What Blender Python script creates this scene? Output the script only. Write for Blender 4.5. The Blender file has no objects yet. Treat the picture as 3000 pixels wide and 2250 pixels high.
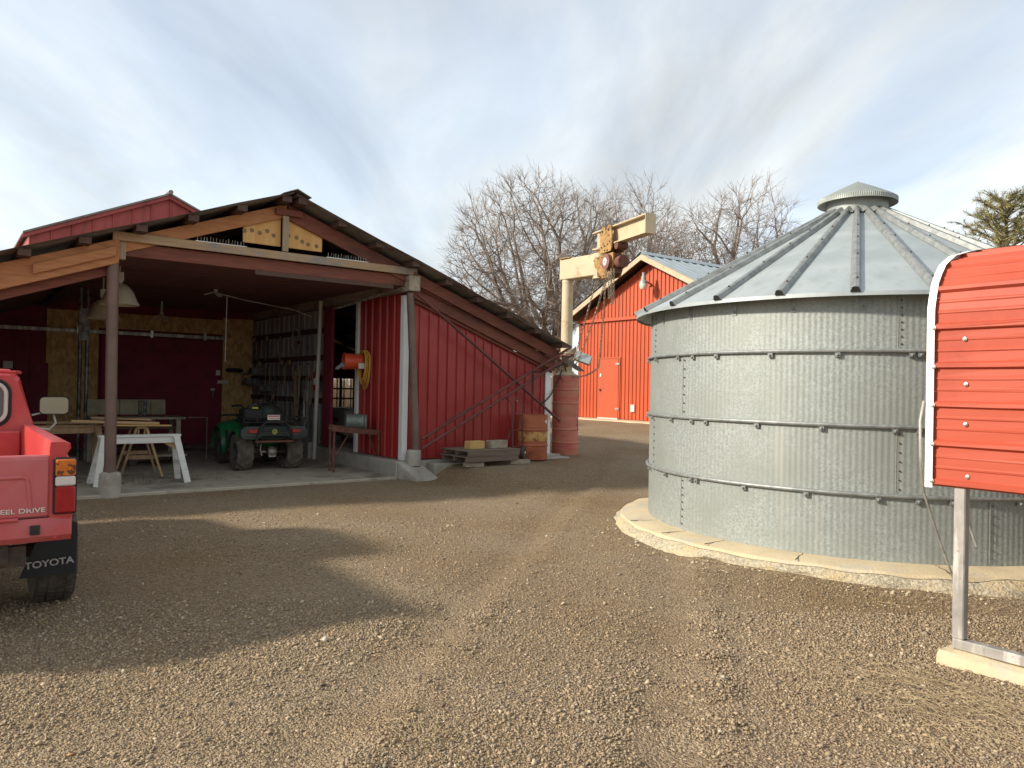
import bpy, math, random
import numpy as np
from mathutils import Vector, Matrix
rad = math.radians
random.seed(7); rng = np.random.default_rng(7)
scene = bpy.context.scene
col = scene.collection

# ------------------------------------------------------------------ camera
PITCH, ROLL = math.atan(8.5/1640), 0.019
F = Vector((0, math.cos(PITCH), math.sin(PITCH))); U0 = Vector((0, -math.sin(PITCH), math.cos(PITCH))); R0 = Vector((1, 0, 0))
R = R0*math.cos(ROLL)+U0*math.sin(ROLL); U = U0*math.cos(ROLL)-R0*math.sin(ROLL)
cam = bpy.data.cameras.new('camera'); camo = bpy.data.objects.new('camera', cam); col.objects.link(camo)
cam.sensor_width = 36; cam.lens = 36*1640/2212; cam.clip_start = .05; cam.clip_end = 3000
m = Matrix((R, U, -F)).transposed().to_4x4(); m.translation = Vector((0, 0, 1.55)); camo.matrix_world = m
scene.camera = camo
# ------------------------------------------------------------------ light
SUN_EL = rad(27.5); SUN_H = Vector((.965, .263)).normalized()
sun = bpy.data.lights.new('sun', 'SUN'); suno = bpy.data.objects.new('sun', sun); col.objects.link(suno)
sun.energy = 3.2; sun.angle = rad(3.5); sun.color = (1, .89, .75)
sd = Vector((SUN_H.x*math.cos(SUN_EL), SUN_H.y*math.cos(SUN_EL), -math.sin(SUN_EL)))
suno.rotation_euler = sd.to_track_quat('-Z', 'Y').to_euler(); suno.location = (-20, -6, 12)
world = bpy.data.worlds.new('World'); scene.world = world; world.use_nodes = True
nt = world.node_tree; N = nt.nodes; L = nt.links; N.clear()
def nd(t, **k):
    n = N.new(t)
    for a, b in k.items(): setattr(n, a, b)
    return n
sky = nd('ShaderNodeTexSky', sky_type='NISHITA', sun_disc=False); sky.sun_elevation = SUN_EL
sky.sun_rotation = math.atan2(-SUN_H.x, -SUN_H.y); sky.air_density = 1.0; sky.dust_density = 1.2; sky.ozone_density = 1.6
tc = nd('ShaderNodeTexCoord'); sep = nd('ShaderNodeSeparateXYZ'); L.new(tc.outputs['Generated'], sep.inputs[0])
def mth(op, a, b=None, clamp=False):
    n = nd('ShaderNodeMath', operation=op, use_clamp=clamp)
    for i, s in enumerate((a, b)):
        if s is None: continue
        if isinstance(s, (int, float)): n.inputs[i].default_value = s
        else: L.new(s, n.inputs[i])
    return n.outputs[0]
zc = mth('ADD', mth('MAXIMUM', sep.outputs[2], 0), .16)
cmb = nd('ShaderNodeCombineXYZ'); L.new(mth('DIVIDE', sep.outputs[0], zc), cmb.inputs[0]); L.new(mth('DIVIDE', sep.outputs[1], zc), cmb.inputs[1])
mp = nd('ShaderNodeMapping'); L.new(cmb.outputs[0], mp.inputs[0]); mp.inputs['Rotation'].default_value = (0, 0, rad(-8)); mp.inputs['Scale'].default_value = (.85, .30, 1); mp.inputs['Location'].default_value = (1.3, .4, 0)
def noise(sc, det, ro, dist=0, vec=None):
    n = nd('ShaderNodeTexNoise'); n.inputs['Scale'].default_value = sc; n.inputs['Detail'].default_value = det; n.inputs['Roughness'].default_value = ro; n.inputs['Distortion'].default_value = dist
    L.new(vec or mp.outputs[0], n.inputs['Vector']); return n.outputs['Fac']
n1 = noise(1.3, 7, .55, .5); n2 = noise(4.2, 6, .6, .6)
cov = mth('ADD', mth('MULTIPLY', n1, .8), mth('MULTIPLY', n2, .2))
rp = nd('ShaderNodeValToRGB'); rp.color_ramp.elements[0].position = .38; rp.color_ramp.elements[1].position = .60; rp.color_ramp.interpolation = 'EASE'
rp.color_ramp.elements[0].color = (.62, .62, .62, 1); rp.color_ramp.elements[1].color = (1, 1, 1, 1)
L.new(cov, rp.inputs[0])
# thin cloud: lit by the sky around it, paler than the air
bw = nd('ShaderNodeRGBToBW'); L.new(sky.outputs[0], bw.inputs[0])
lum = mth('ADD', mth('MULTIPLY', mth('MINIMUM', bw.outputs[0], 4.6), .30), 2.5)
cc = nd('ShaderNodeMixRGB', blend_type='MULTIPLY'); cc.inputs[0].default_value = 1; cc.inputs[1].default_value = (.935, .985, 1.0, 1); L.new(lum, cc.inputs[2])
n3 = noise(2.4, 8, .56, .45)
shade = mth('ADD', mth('MULTIPLY', n3, 1.25), .42)
cc2 = nd('ShaderNodeMixRGB', blend_type='MULTIPLY'); cc2.inputs[0].default_value = 1; L.new(cc.outputs[0], cc2.inputs[1]); L.new(shade, cc2.inputs[2])
mx = nd('ShaderNodeMixRGB'); L.new(rp.outputs[0], mx.inputs[0]); L.new(sky.outputs[0], mx.inputs[1]); L.new(cc2.outputs[0], mx.inputs[2])
bg = nd('ShaderNodeBackground'); bg.inputs['Strength'].default_value = .15; L.new(mx.outputs[0], bg.inputs[0])
wo = nd('ShaderNodeOutputWorld'); L.new(bg.outputs[0], wo.inputs[0])
scene.view_settings.view_transform = 'Standard'; scene.view_settings.look = 'None'; scene.view_settings.gamma = 1; scene.view_settings.exposure = .82
scene.view_settings.use_curve_mapping = False
scene.render.engine = 'CYCLES'; scene.cycles.max_bounces = 8; scene.cycles.use_denoising = True

# ------------------------------------------------------------------ frames
UA = Vector((.798, .602, 0)).normalized(); VA = Vector((-UA.y, UA.x, 0)); O = Vector((-5.38, 10.17, 0)); TH = math.atan2(UA.y, UA.x)
def W(u, v, z=0): return O+UA*u+VA*v+Vector((0, 0, z))
def sstep(a, b, x):
    t = np.clip((x-a)/(b-a), 0, 1); return t*t*(3-2*t)
def ground_z(x, y):
    x = np.asarray(x, float); y = np.asarray(y, float)
    u = (x-O.x)*UA.x+(y-O.y)*UA.y; v = (x-O.x)*VA.x+(y-O.y)*VA.y
    z = .22*sstep(4.72, 5.3, u)*sstep(-3.2, -.35, v)+.30*sstep(8, 16, u)*sstep(-2, 3, v)
    inside = sstep(-2.2, -.5, -np.abs(v-4.2)+4.2)*sstep(4.9, 4.3, u)
    w = .012*np.sin(1.7*x+.6*y)+.01*np.sin(.9*x-2.1*y+1)+.006*np.sin(5.1*x+2*y)*np.sin(3.3*y-x)
    tr = x-.55-.22*(y-6)            # wheel ruts curving past the bin
    for off in (-.75, .75):
        w = w-.032*np.exp(-((tr-off)/.17)**2)*(1+.45*np.sin(y*11+4*x))+.022*np.exp(-((tr-off-.27)/.11)**2)*(1+.5*np.sin(y*13))
    return z+w*(1-inside)*sstep(30, 12, y)*sstep(1.6, 3, np.abs(y)+0*x)-.012*inside

# ------------------------------------------------------------------ materials
MATS = {}
def mat(name, c, c2=None, scale=5, rough=.65, metal=0, bump=0, bscale=60, st=(1, 1, 1), spot=None, spot2=None, spec=.5, det=5, kind='noise', lo=.35, hi=.65, coat=0):
    if name in MATS: return MATS[name]
    M = bpy.data.materials.new(name); M.use_nodes = True; t = M.node_tree; n = t.nodes; l = t.links
    b = n['Principled BSDF']; b.inputs['Roughness'].default_value = rough; b.inputs['Metallic'].default_value = metal
    b.inputs['Specular IOR Level'].default_value = spec
    if coat: b.inputs['Coat Weight'].default_value = coat; b.inputs['Coat Roughness'].default_value = .12
    MATS[name] = M
    c = tuple(c)+(1,)
    if c2 is None:
        b.inputs['Base Color'].default_value = c; return M
    c2 = tuple(c2)+(1,)
    tc = n.new('ShaderNodeTexCoord'); mp = n.new('ShaderNodeMapping'); mp.inputs['Scale'].default_value = st; l.new(tc.outputs['Object'], mp.inputs[0])
    if kind == 'voronoi':
        # jittered cells, one tone each
        jn = n.new('ShaderNodeTexNoise'); jn.inputs['Scale'].default_value = scale*.8; l.new(mp.outputs[0], jn.inputs['Vector'])
        ad = n.new('ShaderNodeMixRGB'); ad.blend_type = 'LINEAR_LIGHT'; ad.inputs[0].default_value = .6/scale; l.new(mp.outputs[0], ad.inputs[1]); l.new(jn.outputs['Color'], ad.inputs[2])
        a = n.new('ShaderNodeTexVoronoi'); a.inputs['Scale'].default_value = scale; l.new(ad.outputs[0], a.inputs['Vector'])
        sp = n.new('ShaderNodeSeparateColor'); l.new(a.outputs['Color'], sp.inputs[0]); fac = sp.outputs[0]
    else:
        a = n.new('ShaderNodeTexNoise'); a.inputs['Scale'].default_value = scale; a.inputs['Detail'].default_value = det; a.inputs['Roughness'].default_value = .6
        l.new(mp.outputs[0], a.inputs['Vector']); fac = a.outputs['Fac']
    r = n.new('ShaderNodeValToRGB'); r.color_ramp.elements[0].position = lo; r.color_ramp.elements[1].position = hi
    r.color_ramp.elements[0].color = c; r.color_ramp.elements[1].color = c2; l.new(fac, r.inputs[0])
    out = r.outputs[0]
    for s in (spot, spot2):
        if not s: continue
        cs, sc, a0, a1 = s[:4]; st2 = s[4] if len(s) > 4 else (1, 1, 1)
        m2 = n.new('ShaderNodeMapping'); m2.inputs['Scale'].default_value = st2; m2.inputs['Location'].default_value = (3.1, 1.7, .9); l.new(tc.outputs['Object'], m2.inputs[0])
        q = n.new('ShaderNodeTexNoise'); q.inputs['Scale'].default_value = sc; q.inputs['Detail'].default_value = 6; q.inputs['Roughness'].default_value = .65; l.new(m2.outputs[0], q.inputs['Vector'])
        rr = n.new('ShaderNodeMapRange'); rr.inputs[1].default_value = a0; rr.inputs[2].default_value = a1; l.new(q.outputs['Fac'], rr.inputs[0])
        mi = n.new('ShaderNodeMixRGB'); l.new(rr.outputs[0], mi.inputs[0]); l.new(out, mi.inputs[1]); mi.inputs[2].default_value = tuple(cs)+(1,); out = mi.outputs[0]
    l.new(out, b.inputs['Base Color'])
    if bump:
        k = n.new('ShaderNodeTexNoise'); k.inputs['Scale'].default_value = bscale; k.inputs['Detail'].default_value = 5; l.new(mp.outputs[0], k.inputs['Vector'])
        bp = n.new('ShaderNodeBump'); bp.inputs['Strength'].default_value = bump; bp.inputs['Distance'].default_value = .02; l.new(k.outputs['Fac'], bp.inputs['Height']); l.new(bp.outputs[0], b.inputs['Normal'])
    return M

def wood(name, c, c2, axis, **k):
    st = {'x': (.12, 1, 1), 'y': (1, .12, 1), 'z': (1, 1, .12)}[axis]
    return mat(name, c, c2, scale=k.pop('scale', 22), st=st, rough=.8, bump=k.pop('bump', .35), bscale=50, det=8, lo=.3, hi=.7, **k)

M_galv = mat('galvanized', (.245, .275, .262), (.37, .405, .388), scale=75, kind='voronoi', rough=.55, metal=.3, lo=0, hi=1, spot=((.27, .295, .27), 1.6, .42, .68), spot2=((.36, .37, .33), 3.5, .6, .8, (1, 1, .12)), bump=.05, bscale=120)
M_galvroof = mat('galvanized_roof', (.34, .385, .39), (.43, .475, .48), scale=2.2, rough=.5, metal=.35, spot=((.33, .36, .35), 5, .55, .75, (1, 1, .3)), bump=.04, bscale=90)
M_galvdark = mat('galvanized_trim', (.20, .215, .21), (.31, .33, .32), scale=14, rough=.5, metal=.4)
M_steel = mat('grey_steel', (.30, .29, .27), (.42, .40, .37), scale=9, rough=.5, metal=.5, spot=((.62, .6, .55), 9, .5, .6, (1, 1, .15)), spot2=((.2, .09, .04), 14, .63, .72))
M_bolt = mat('bolt_metal', (.16, .16, .15), rough=.4, metal=.8)
M_boltlight = mat('bolt_light', (.55, .53, .48), rough=.35, metal=.7)
M_boltrust = mat('rust_bolt', (.05, .036, .028), (.09, .06, .045), scale=30, rough=.8)
M_redwall = mat('red_wall_paint', (.30, .030, .026), (.35, .04, .034), scale=1.3, rough=.36, spot=((.40, .07, .06), 1.1, .5, .8, (1, 1, .35)), spot2=((.40, .13, .11), 16, .72, .80, (.6, .6, .25)), spec=.4)
M_redin = mat('deep_red_paint', (.30, .016, .014), (.35, .02, .017), scale=1.5, rough=.4)
M_barnred = mat('orange_red_paint', (.45, .078, .025), (.50, .088, .03), scale=.9, rough=.45, spot=((.40, .085, .04), 2.5, .5, .75, (1, 1, .15)))
M_carred = mat('carport_red', (.405, .074, .039), (.44, .083, .044), scale=1.4, rough=.55, spec=.3, spot=((.40, .085, .05), 3, .55, .85, (1, .15, 1)), spot2=((.30, .05, .03), 1.2, .58, .8), bump=.12, bscale=2.2)
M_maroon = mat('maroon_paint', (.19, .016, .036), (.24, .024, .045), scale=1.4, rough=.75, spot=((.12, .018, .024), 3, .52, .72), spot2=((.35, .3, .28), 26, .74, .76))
M_tallred = mat('faded_red_paint', (.30, .05, .045), (.38, .07, .06), scale=1.1, rough=.6, spot=((.16, .035, .03), 7, .5, .8, (1, 1, .12)))
M_white = mat('white_trim', (.70, .71, .69), (.78, .79, .77), scale=2, rough=.4, spot=((.5, .48, .43), 6, .62, .8, (1, 1, .2)))
M_concrete = mat('concrete', (.34, .315, .27), (.44, .41, .35), scale=3.5, rough=.9, bump=.35, bscale=60, spot=((.24, .215, .18), 1.6, .5, .75), spot2=((.5, .46, .4), 17, .6, .7))
M_slab = mat('slab_concrete', (.34, .30, .235), (.42, .375, .295), scale=2.2, rough=.85, bump=.15, bscale=80, spot=((.11, .10, .085), .9, .53, .68), spot2=((.16, .14, .12), 4.2, .6, .72))
M_padtop = mat('pad_concrete', (.50, .415, .265), (.60, .50, .33), scale=3, rough=.9, bump=.35, bscale=45, spot=((.42, .40, .34), 2.1, .52, .7), spot2=((.28, .25, .18), 9, .64, .76))
M_padrough = mat('pad_aggregate', (.30, .265, .19), (.52, .46, .33), scale=55, kind='voronoi', rough=.95, bump=1, bscale=38, lo=0, hi=.9, spot=((.55, .43, .24), 2.5, .5, .66))
M_beamwood = wood('weathered_beam', (.33, .22, .12), (.45, .31, .18), 'x', spot=((.24, .22, .19), 1.1, .48, .62))
M_orangewood = wood('orange_fir', (.36, .145, .058), (.50, .23, .092), 'x', spot=((.16, .07, .035), 3, .58, .72, (.4, 1, 1)))
M_redwood = wood('red_stained_rafter', (.14, .042, .028), (.22, .072, .042), 'x', spot=((.09, .04, .028), 2.2, .52, .7, (.4, 1, 1)))
M_darkwood = wood('dark_purlin', (.065, .036, .027), (.11, .06, .042), 'y')
M_ceil = wood('ceiling_wood', (.14, .055, .055), (.21, .085, .08), 'x')
M_postwood = wood('post_wood', (.28, .21, .14), (.42, .33, .22), 'z')
M_greywood = wood('grey_lumber', (.27, .22, .165), (.40, .34, .26), 'y', spot=((.17, .14, .11), 3, .5, .7))
M_tanwood = wood('tan_lumber', (.42, .27, .13), (.55, .38, .2), 'x', spot=((.3, .2, .11), 3, .55, .7))
M_brownwood = wood('brown_lumber', (.25, .155, .08), (.36, .235, .13), 'z', spot=((.16, .10, .06), 3, .5, .68))
M_yellowwood = wood('yellow_block', (.48, .30, .10), (.58, .38, .15), 'x')
M_ply = wood('plywood', (.56, .30, .10), (.68, .41, .16), 'z', scale=12, bump=.1)
M_knot = mat('wood_knot', (.16, .085, .04), (.3, .18, .08), scale=60)
M_paintwood = wood('chipped_white_paint', (.60, .60, .555), (.70, .70, .655), 'x', spot=((.36, .31, .24), 5, .6, .68))
M_osb = mat('osb', (.44, .27, .10), (.70, .47, .21), scale=17, kind='voronoi', rough=.85, lo=0, hi=1, st=(1, 1, .55), spot=((.15, .085, .035), 21, .6, .7))
M_brownpipe = mat('brown_pipe', (.13, .08, .06), (.175, .11, .085), scale=3, rough=.55, spot=((.10, .06, .045), 6, .6, .72))
M_brace = mat('red_brown_pipe', (.10, .03, .024), (.15, .045, .036), scale=5, rough=.6)
M_rustdark = mat('dark_rust', (.09, .035, .025), (.19, .075, .045), scale=12, rough=.75, spot=((.28, .17, .09), 7, .62, .72))
M_cream = mat('cream_hoist_paint', (.50, .405, .26), (.58, .48, .32), scale=2.5, rough=.6, spot=((.36, .13, .04), 3.4, .57, .74), spot2=((.09, .07, .05), 30, .67, .72))
M_mustard = mat('mustard_rusty', (.33, .19, .06), (.43, .26, .085), scale=7, rough=.65, spot=((.12, .055, .025), 9, .48, .66))
M_pulley = mat('faded_red_pulley', (.20, .075, .06), (.27, .12, .09), scale=15, rough=.6)
M_drumred = mat('faded_red_drum', (.48, .115, .09), (.55, .21, .14), scale=4, rough=.65, st=(.5, .5, 1.6), spot=((.46, .23, .14), 4.5, .5, .66, (.5, .5, 1.8)), spot2=((.23, .012, .014), 2.1, .60, .64))
M_drumrust = mat('rusty_drum', (.28, .07, .03), (.42, .13, .055), scale=5, rough=.7, st=(.6, .6, 1.5), spot=((.11, .04, .028), 6, .55, .7))
M_drumband = mat('yellow_drum_band', (.42, .20, .05), (.55, .30, .09), scale=9, rough=.7, spot=((.22, .07, .03), 8, .5, .62))
M_scrawl = mat('faded_lettering', (.66, .52, .28), (.5, .3, .12), scale=30, rough=.7)
M_chain = mat('chain_steel', (.26, .21, .15), (.42, .35, .26), scale=20, rough=.5, metal=.6)
M_chaindark = mat('dark_chain', (.06, .05, .045), rough=.6, metal=.5)
M_truck = mat('faded_truck_red', (.50, .042, .042), (.55, .06, .058), scale=1.6, rough=.38, spot=((.60, .13, .115), 1.3, .5, .75), spot2=((.25, .05, .045), 30, .73, .77), coat=.12)
M_truckpink = mat('pink_tailgate', (.48, .10, .11), (.55, .15, .15), scale=2.2, rough=.45, spot=((.52, .06, .055), 2.2, .48, .7), spot2=((.2, .05, .04), 34, .74, .78))
M_black = mat('black_rubber', (.012, .012, .013), (.02, .02, .02), scale=20, rough=.75)
M_flap = mat('mud_flap_rubber', (.012, .016, .022), (.02, .024, .03), scale=5, rough=.55, spot=((.05, .045, .038), 5, .6, .75))
M_tyre = mat('dusty_tyre', (.05, .043, .035), (.11, .09, .07), scale=9, rough=.9, bump=.2)
M_under = mat('underbody', (.03, .026, .022), (.09, .055, .04), scale=8, rough=.8)
M_chrome = mat('chrome', (.75, .75, .74), rough=.15, metal=1)
M_mirror = mat('mirror_glass', (.40, .45, .49), rough=.04, metal=1)
M_amber = mat('amber_lens', (.55, .13, .01), (.62, .18, .02), scale=30, rough=.22, spot=((.1, .03, .01), 6, .6, .63))
M_redlens = mat('red_lens', (.30, .006, .012), (.36, .01, .016), scale=40, rough=.2)
M_clear = mat('clear_lens', (.55, .54, .5), (.66, .64, .6), scale=40, rough=.25)
M_glass = mat('dark_glass', (.10, .11, .11), rough=.05, spec=.8)
M_lettering = mat('white_lettering', (.72, .70, .66), (.6, .57, .52), scale=60, rough=.6)
M_lettergrey = mat('worn_lettering', (.42, .42, .41), (.25, .25, .25), scale=40, rough=.6)
M_green = mat('green_plastic', (.012, .13, .045), (.018, .17, .06), scale=6, rough=.38, spot=((.07, .10, .06), 5, .6, .8))
M_dkgreen = mat('dusty_dark_plastic', (.028, .042, .04), (.055, .066, .06), scale=6, rough=.6)
M_dkmetal = mat('black_tube', (.022, .022, .024), (.04, .038, .036), scale=8, rough=.45, metal=.3)
M_yellow = mat('emblem_yellow', (.65, .55, .03), rough=.4)
M_plate = mat('white_sticker', (.7, .66, .64), rough=.5)
M_platered = mat('sticker_red', (.5, .03, .04), rough=.5)
M_alu = mat('cast_aluminium', (.36, .34, .28), (.5, .48, .4), scale=14, rough=.5, metal=.6)
M_enamel = mat('dirty_enamel', (.44, .40, .29), (.54, .49, .37), scale=5, rough=.5, spot=((.28, .24, .16), 4, .55, .72))
M_motor = mat('grey_green_motor', (.20, .24, .22), (.30, .34, .31), scale=12, rough=.5, metal=.3)
M_orange = mat('orange_plastic', (.60, .07, .02), (.66, .09, .03), scale=6, rough=.4)
M_cordyellow = mat('yellow_cord', (.62, .34, .03), (.68, .42, .06), scale=10, rough=.5)
M_cordtan = mat('tan_hose', (.26, .20, .14), (.36, .29, .2), scale=8, rough=.7)
M_extred = mat('extinguisher_red', (.42, .012, .012), rough=.3)
M_offwhite = mat('off_white_enamel', (.52, .50, .44), (.6, .58, .52), scale=4, rough=.5)
M_tool = mat('dark_tools', (.05, .05, .055), (.24, .235, .23), scale=9, rough=.5, metal=.5)
M_toolwood = mat('tool_handle', (.34, .22, .11), (.45, .31, .17), scale=9, rough=.7)
M_wallgrey = mat('weathered_wall_sheet', (.28, .26, .26), (.40, .38, .38), scale=3, rough=.75, st=(1, 1, .3))
M_bark = mat('bark', (.15, .115, .09), (.24, .19, .15), scale=6, rough=.95, st=(1, 1, .3))
M_twig = mat('twigs', (.165, .135, .112), (.26, .215, .18), scale=1.2, rough=.9)
M_needle = mat('pine_needles', (.19, .18, .055), (.32, .27, .095), scale=3, rough=.8)
M_straw = mat('dry_grass', (.31, .235, .135), (.43, .34, .2), scale=5, rough=.9)
M_brush = mat('dry_brush', (.45, .34, .20), (.62, .50, .33), scale=2, rough=.9)
M_roofmetal = mat('old_roof_sheet', (.15, .135, .12), (.25, .225, .2), scale=2.5, rough=.6, metal=.3, spot=((.14, .07, .04), 3, .55, .7))
M_barnroof = mat('barn_roof_metal', (.34, .40, .42), (.42, .47, .49), scale=2, rough=.45, metal=.3)
M_fascia = wood('weathered_fascia', (.46, .37, .25), (.58, .48, .34), 'y', spot=((.38, .33, .26), 3, .5, .7))
M_lampglass = mat('lamp_glass', (.68, .62, .5), rough=.25)
M_pallet = wood('pallet_wood', (.11, .08, .06), (.20, .15, .11), 'x')

# ------------------------------------------------------------------ mesh builder
class MB:
    def __init__(s): s.v = []; s.f = []; s.mi = []
    def add(s, vs, fs, mi=0):
        o = len(s.v); s.v += [tuple(p) for p in vs]; s.f += [tuple(i+o for i in f) for f in fs]; s.mi += [mi]*len(fs); return s
    def box(s, a, b, mi=0):
        (x0, y0, z0), (x1, y1, z1) = a, b
        return s.add([(x0, y0, z0), (x1, y0, z0), (x1, y1, z0), (x0, y1, z0), (x0, y0, z1), (x1, y0, z1), (x1, y1, z1), (x0, y1, z1)],
                     [(0, 3, 2, 1), (4, 5, 6, 7), (0, 1, 5, 4), (1, 2, 6, 5), (2, 3, 7, 6), (3, 0, 4, 7)], mi)
    def beam(s, p, q, w, h, up=(0, 0, 1), w2=None, h2=None, mi=0):
        p = Vector(p); q = Vector(q); d = (q-p).normalized(); up = Vector(up)
        sd = d.cross(up)
        if sd.length < 1e-4: sd = d.cross(Vector((0, 1, 0)))
        sd.normalize(); u2 = sd.cross(d); w2 = w2 or w; h2 = h2 or h; vs = []
        for c, a, b in ((p, w, h), (q, w2, h2)):
            for i, j in ((-1, -1), (1, -1), (1, 1), (-1, 1)): vs.append(c+sd*i*a/2+u2*j*b/2)
        return s.add(vs, [(0, 1, 2, 3), (7, 6, 5, 4), (0, 4, 5, 1), (1, 5, 6, 2), (2, 6, 7, 3), (3, 7, 4, 0)], mi)
    def tube(s, pts, r, n=8, cap=True, mi=0, closed=False):
        pts = [Vector(p) for p in pts]; k = len(pts); vs = []; fs = []; ref = None
        for i, p in enumerate(pts):
            if closed: d = pts[(i+1) % k]-pts[i-1]
            else: d = pts[min(i+1, k-1)]-pts[max(i-1, 0)]
            d.normalize()
            if ref is None: ref = d.orthogonal().normalized()
            else:
                ref = ref-d*ref.dot(d)
                ref = ref.normalized() if ref.length > 1e-5 else d.orthogonal().normalized()
            b = d.cross(ref); rr = r[i] if isinstance(r, (list, tuple)) else r
            for j in range(n):
                a = 2*math.pi*j/n; vs.append(p+ref*math.cos(a)*rr+b*math.sin(a)*rr)
        for i in range(k if closed else k-1):
            i2 = (i+1) % k
            for j in range(n): fs.append((i*n+j, i*n+(j+1) % n, i2*n+(j+1) % n, i2*n+j))
        if cap and not closed: fs.append(tuple(range(n-1, -1, -1))); fs.append(tuple((k-1)*n+j for j in range(n)))
        return s.add(vs, fs, mi)
    def cyl(s, p, q, r, n=16, r2=None, mi=0): return s.tube([p, q], [r, r if r2 is None else r2], n, mi=mi)
    def lathe(s, prof, n=24, c=(0, 0, 0), ax=(0, 0, 1), a0=0, a1=2*math.pi, mi=0):
        ax = Vector(ax).normalized(); e = ax.orthogonal().normalized() if abs(ax.z) < .999 else Vector((1, 0, 0)); g = ax.cross(e); c = Vector(c); full = abs(a1-a0-2*math.pi) < 1e-6
        cols = n if full else n+1; vs = []; fs = []; k = len(prof)
        for i in range(cols):
            a = a0+(a1-a0)*i/n
            for (r, h) in prof: vs.append(c+(e*math.cos(a)+g*math.sin(a))*r+ax*h)
        for i in range(n):
            i2 = (i+1) % cols
            for j in range(k-1): fs.append((i*k+j, i2*k+j, i2*k+j+1, i*k+j+1))
        return s.add(vs, fs, mi)
    def prism(s, poly, d0, d1, pl='xz', mi=0):
        mpf = {'xz': lambda a, b, d: (a, d, b), 'yz': lambda a, b, d: (d, a, b), 'xy': lambda a, b, d: (a, b, d)}[pl]; n = len(poly)
        vs = [mpf(a, b, d0) for a, b in poly]+[mpf(a, b, d1) for a, b in poly]
        return s.add(vs, [tuple(range(n)), tuple(range(2*n-1, n-1, -1))]+[(i, n+i, n+(i+1) % n, (i+1) % n) for i in range(n)], mi)
    def ball(s, c, r, n=8, mi=0, sz=1):
        return s.lathe([(max(1e-4, r*math.sin(math.pi*i/(n//2+1))), -r*sz*math.cos(math.pi*i/(n//2+1))) for i in range(n//2+2)], n, c, mi=mi)
    def strip(s, rows, mi=0):
        k = len(rows[0]); vs = [p for r in rows for p in r]
        return s.add(vs, [(i*k+j, i*k+j+1, (i+1)*k+j+1, (i+1)*k+j) for i in range(len(rows)-1) for j in range(k-1)], mi)
    def xf(s, M):
        s.v = [tuple(M @ Vector(p)) for p in s.v]; return s
    def mesh(s, name, mats, smooth=False, ang=35):
        me = bpy.data.meshes.new(name); me.from_pydata(s.v, [], s.f)
        for m_ in (mats if isinstance(mats, (list, tuple)) else [mats]): me.materials.append(m_)
        if any(s.mi): me.polygons.foreach_set('material_index', s.mi)
        if smooth:
            me.shade_smooth(); me.set_sharp_from_angle(angle=rad(ang))
        me.update(); return me
    def build(s, name, mats, parent=None, smooth=False, bev=0, ang=35, fix=False):
        me = s.mesh(name, mats, smooth, ang)
        if fix:
            import bmesh
            b = bmesh.new(); b.from_mesh(me); bmesh.ops.recalc_face_normals(b, faces=b.faces); b.to_mesh(me); b.free()
        o = bpy.data.objects.new(name, me); col.objects.link(o)
        if parent: o.parent = parent
        if bev:
            md = o.modifiers.new('bevel', 'BEVEL'); md.width = bev; md.segments = 1; md.limit_method = 'ANGLE'; md.angle_limit = rad(40)
        return o
def tag(o, label, cat, group=None, kind=None):
    if label: o['label'] = label
    if cat: o['category'] = cat
    if group: o['group'] = group
    if kind: o['kind'] = kind
    return o
def thing(name, label, cat, loc=(0, 0, 0), rz=0, group=None):
    o = bpy.data.objects.new(name, None); col.objects.link(o); o.empty_display_size = .2
    o.location = loc; o.rotation_euler = (0, 0, rz); return tag(o, label, cat, group)
def shed_thing(name, label, cat, u, v, z=0, rz=0, group=None): return thing(name, label, cat, W(u, v, z), TH+rz, group)
def inst(name, me, parent, loc=(0, 0, 0), rot=(0, 0, 0), sc=(1, 1, 1)):
    o = bpy.data.objects.new(name, me); col.objects.link(o); o.parent = parent; o.location = loc; o.rotation_euler = rot; o.scale = sc; return o
def tree_copy(o, parent=None):
    c = o.copy(); col.objects.link(c); c.parent = parent
    for ch in o.children: tree_copy(ch, c)
    return c
def text_mesh(txt, size, mt, depth=.002, extr=None, sx=1.0):
    cu = bpy.data.curves.new('lettering', 'FONT'); cu.body = txt; cu.size = size; cu.extrude = depth; cu.align_x = 'CENTER'; cu.align_y = 'CENTER'; cu.offset = extr or 0
    o = bpy.data.objects.new('lettering', cu); col.objects.link(o)
    me = bpy.data.meshes.new_from_object(o.evaluated_get(bpy.context.evaluated_depsgraph_get()))
    col.objects.unlink(o); bpy.data.objects.remove(o); me.materials.clear(); me.materials.append(mt)
    co = np.empty(len(me.vertices)*3); me.vertices.foreach_get('co', co); co = co.reshape(-1, 3); co[:, 0] *= sx; me.vertices.foreach_set('co', co.ravel()); return me
def ribprofile(x0, x1, pitch=.229, h=.019, minor=True):
    """section of an agricultural rib panel: list of (x, outward height)"""
    pts = []; x = x0
    while x < x1-1e-4:
        seg = [(0, 0), (.012, h), (.034, h), (.046, 0)]
        if minor: seg += [(.10, 0), (.106, .004), (.116, .004), (.122, 0), (.165, 0), (.171, .004), (.181, .004), (.187, 0)]
        for a, b in seg:
            if x+a < x1: pts.append((x+a, b))
        x += pitch
    pts.append((x1, 0)); return pts
def ribpanel(x0, x1, zb, zt, f, **k):
    """f(x, out, z) -> local point; zb, zt functions of x"""
    b = MB(); pr = ribprofile(x0, x1, **k)
    b.strip([[f(x, o, zb(x)) for x, o in pr], [f(x, o, zt(x)) for x, o in pr]]); return b

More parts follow.
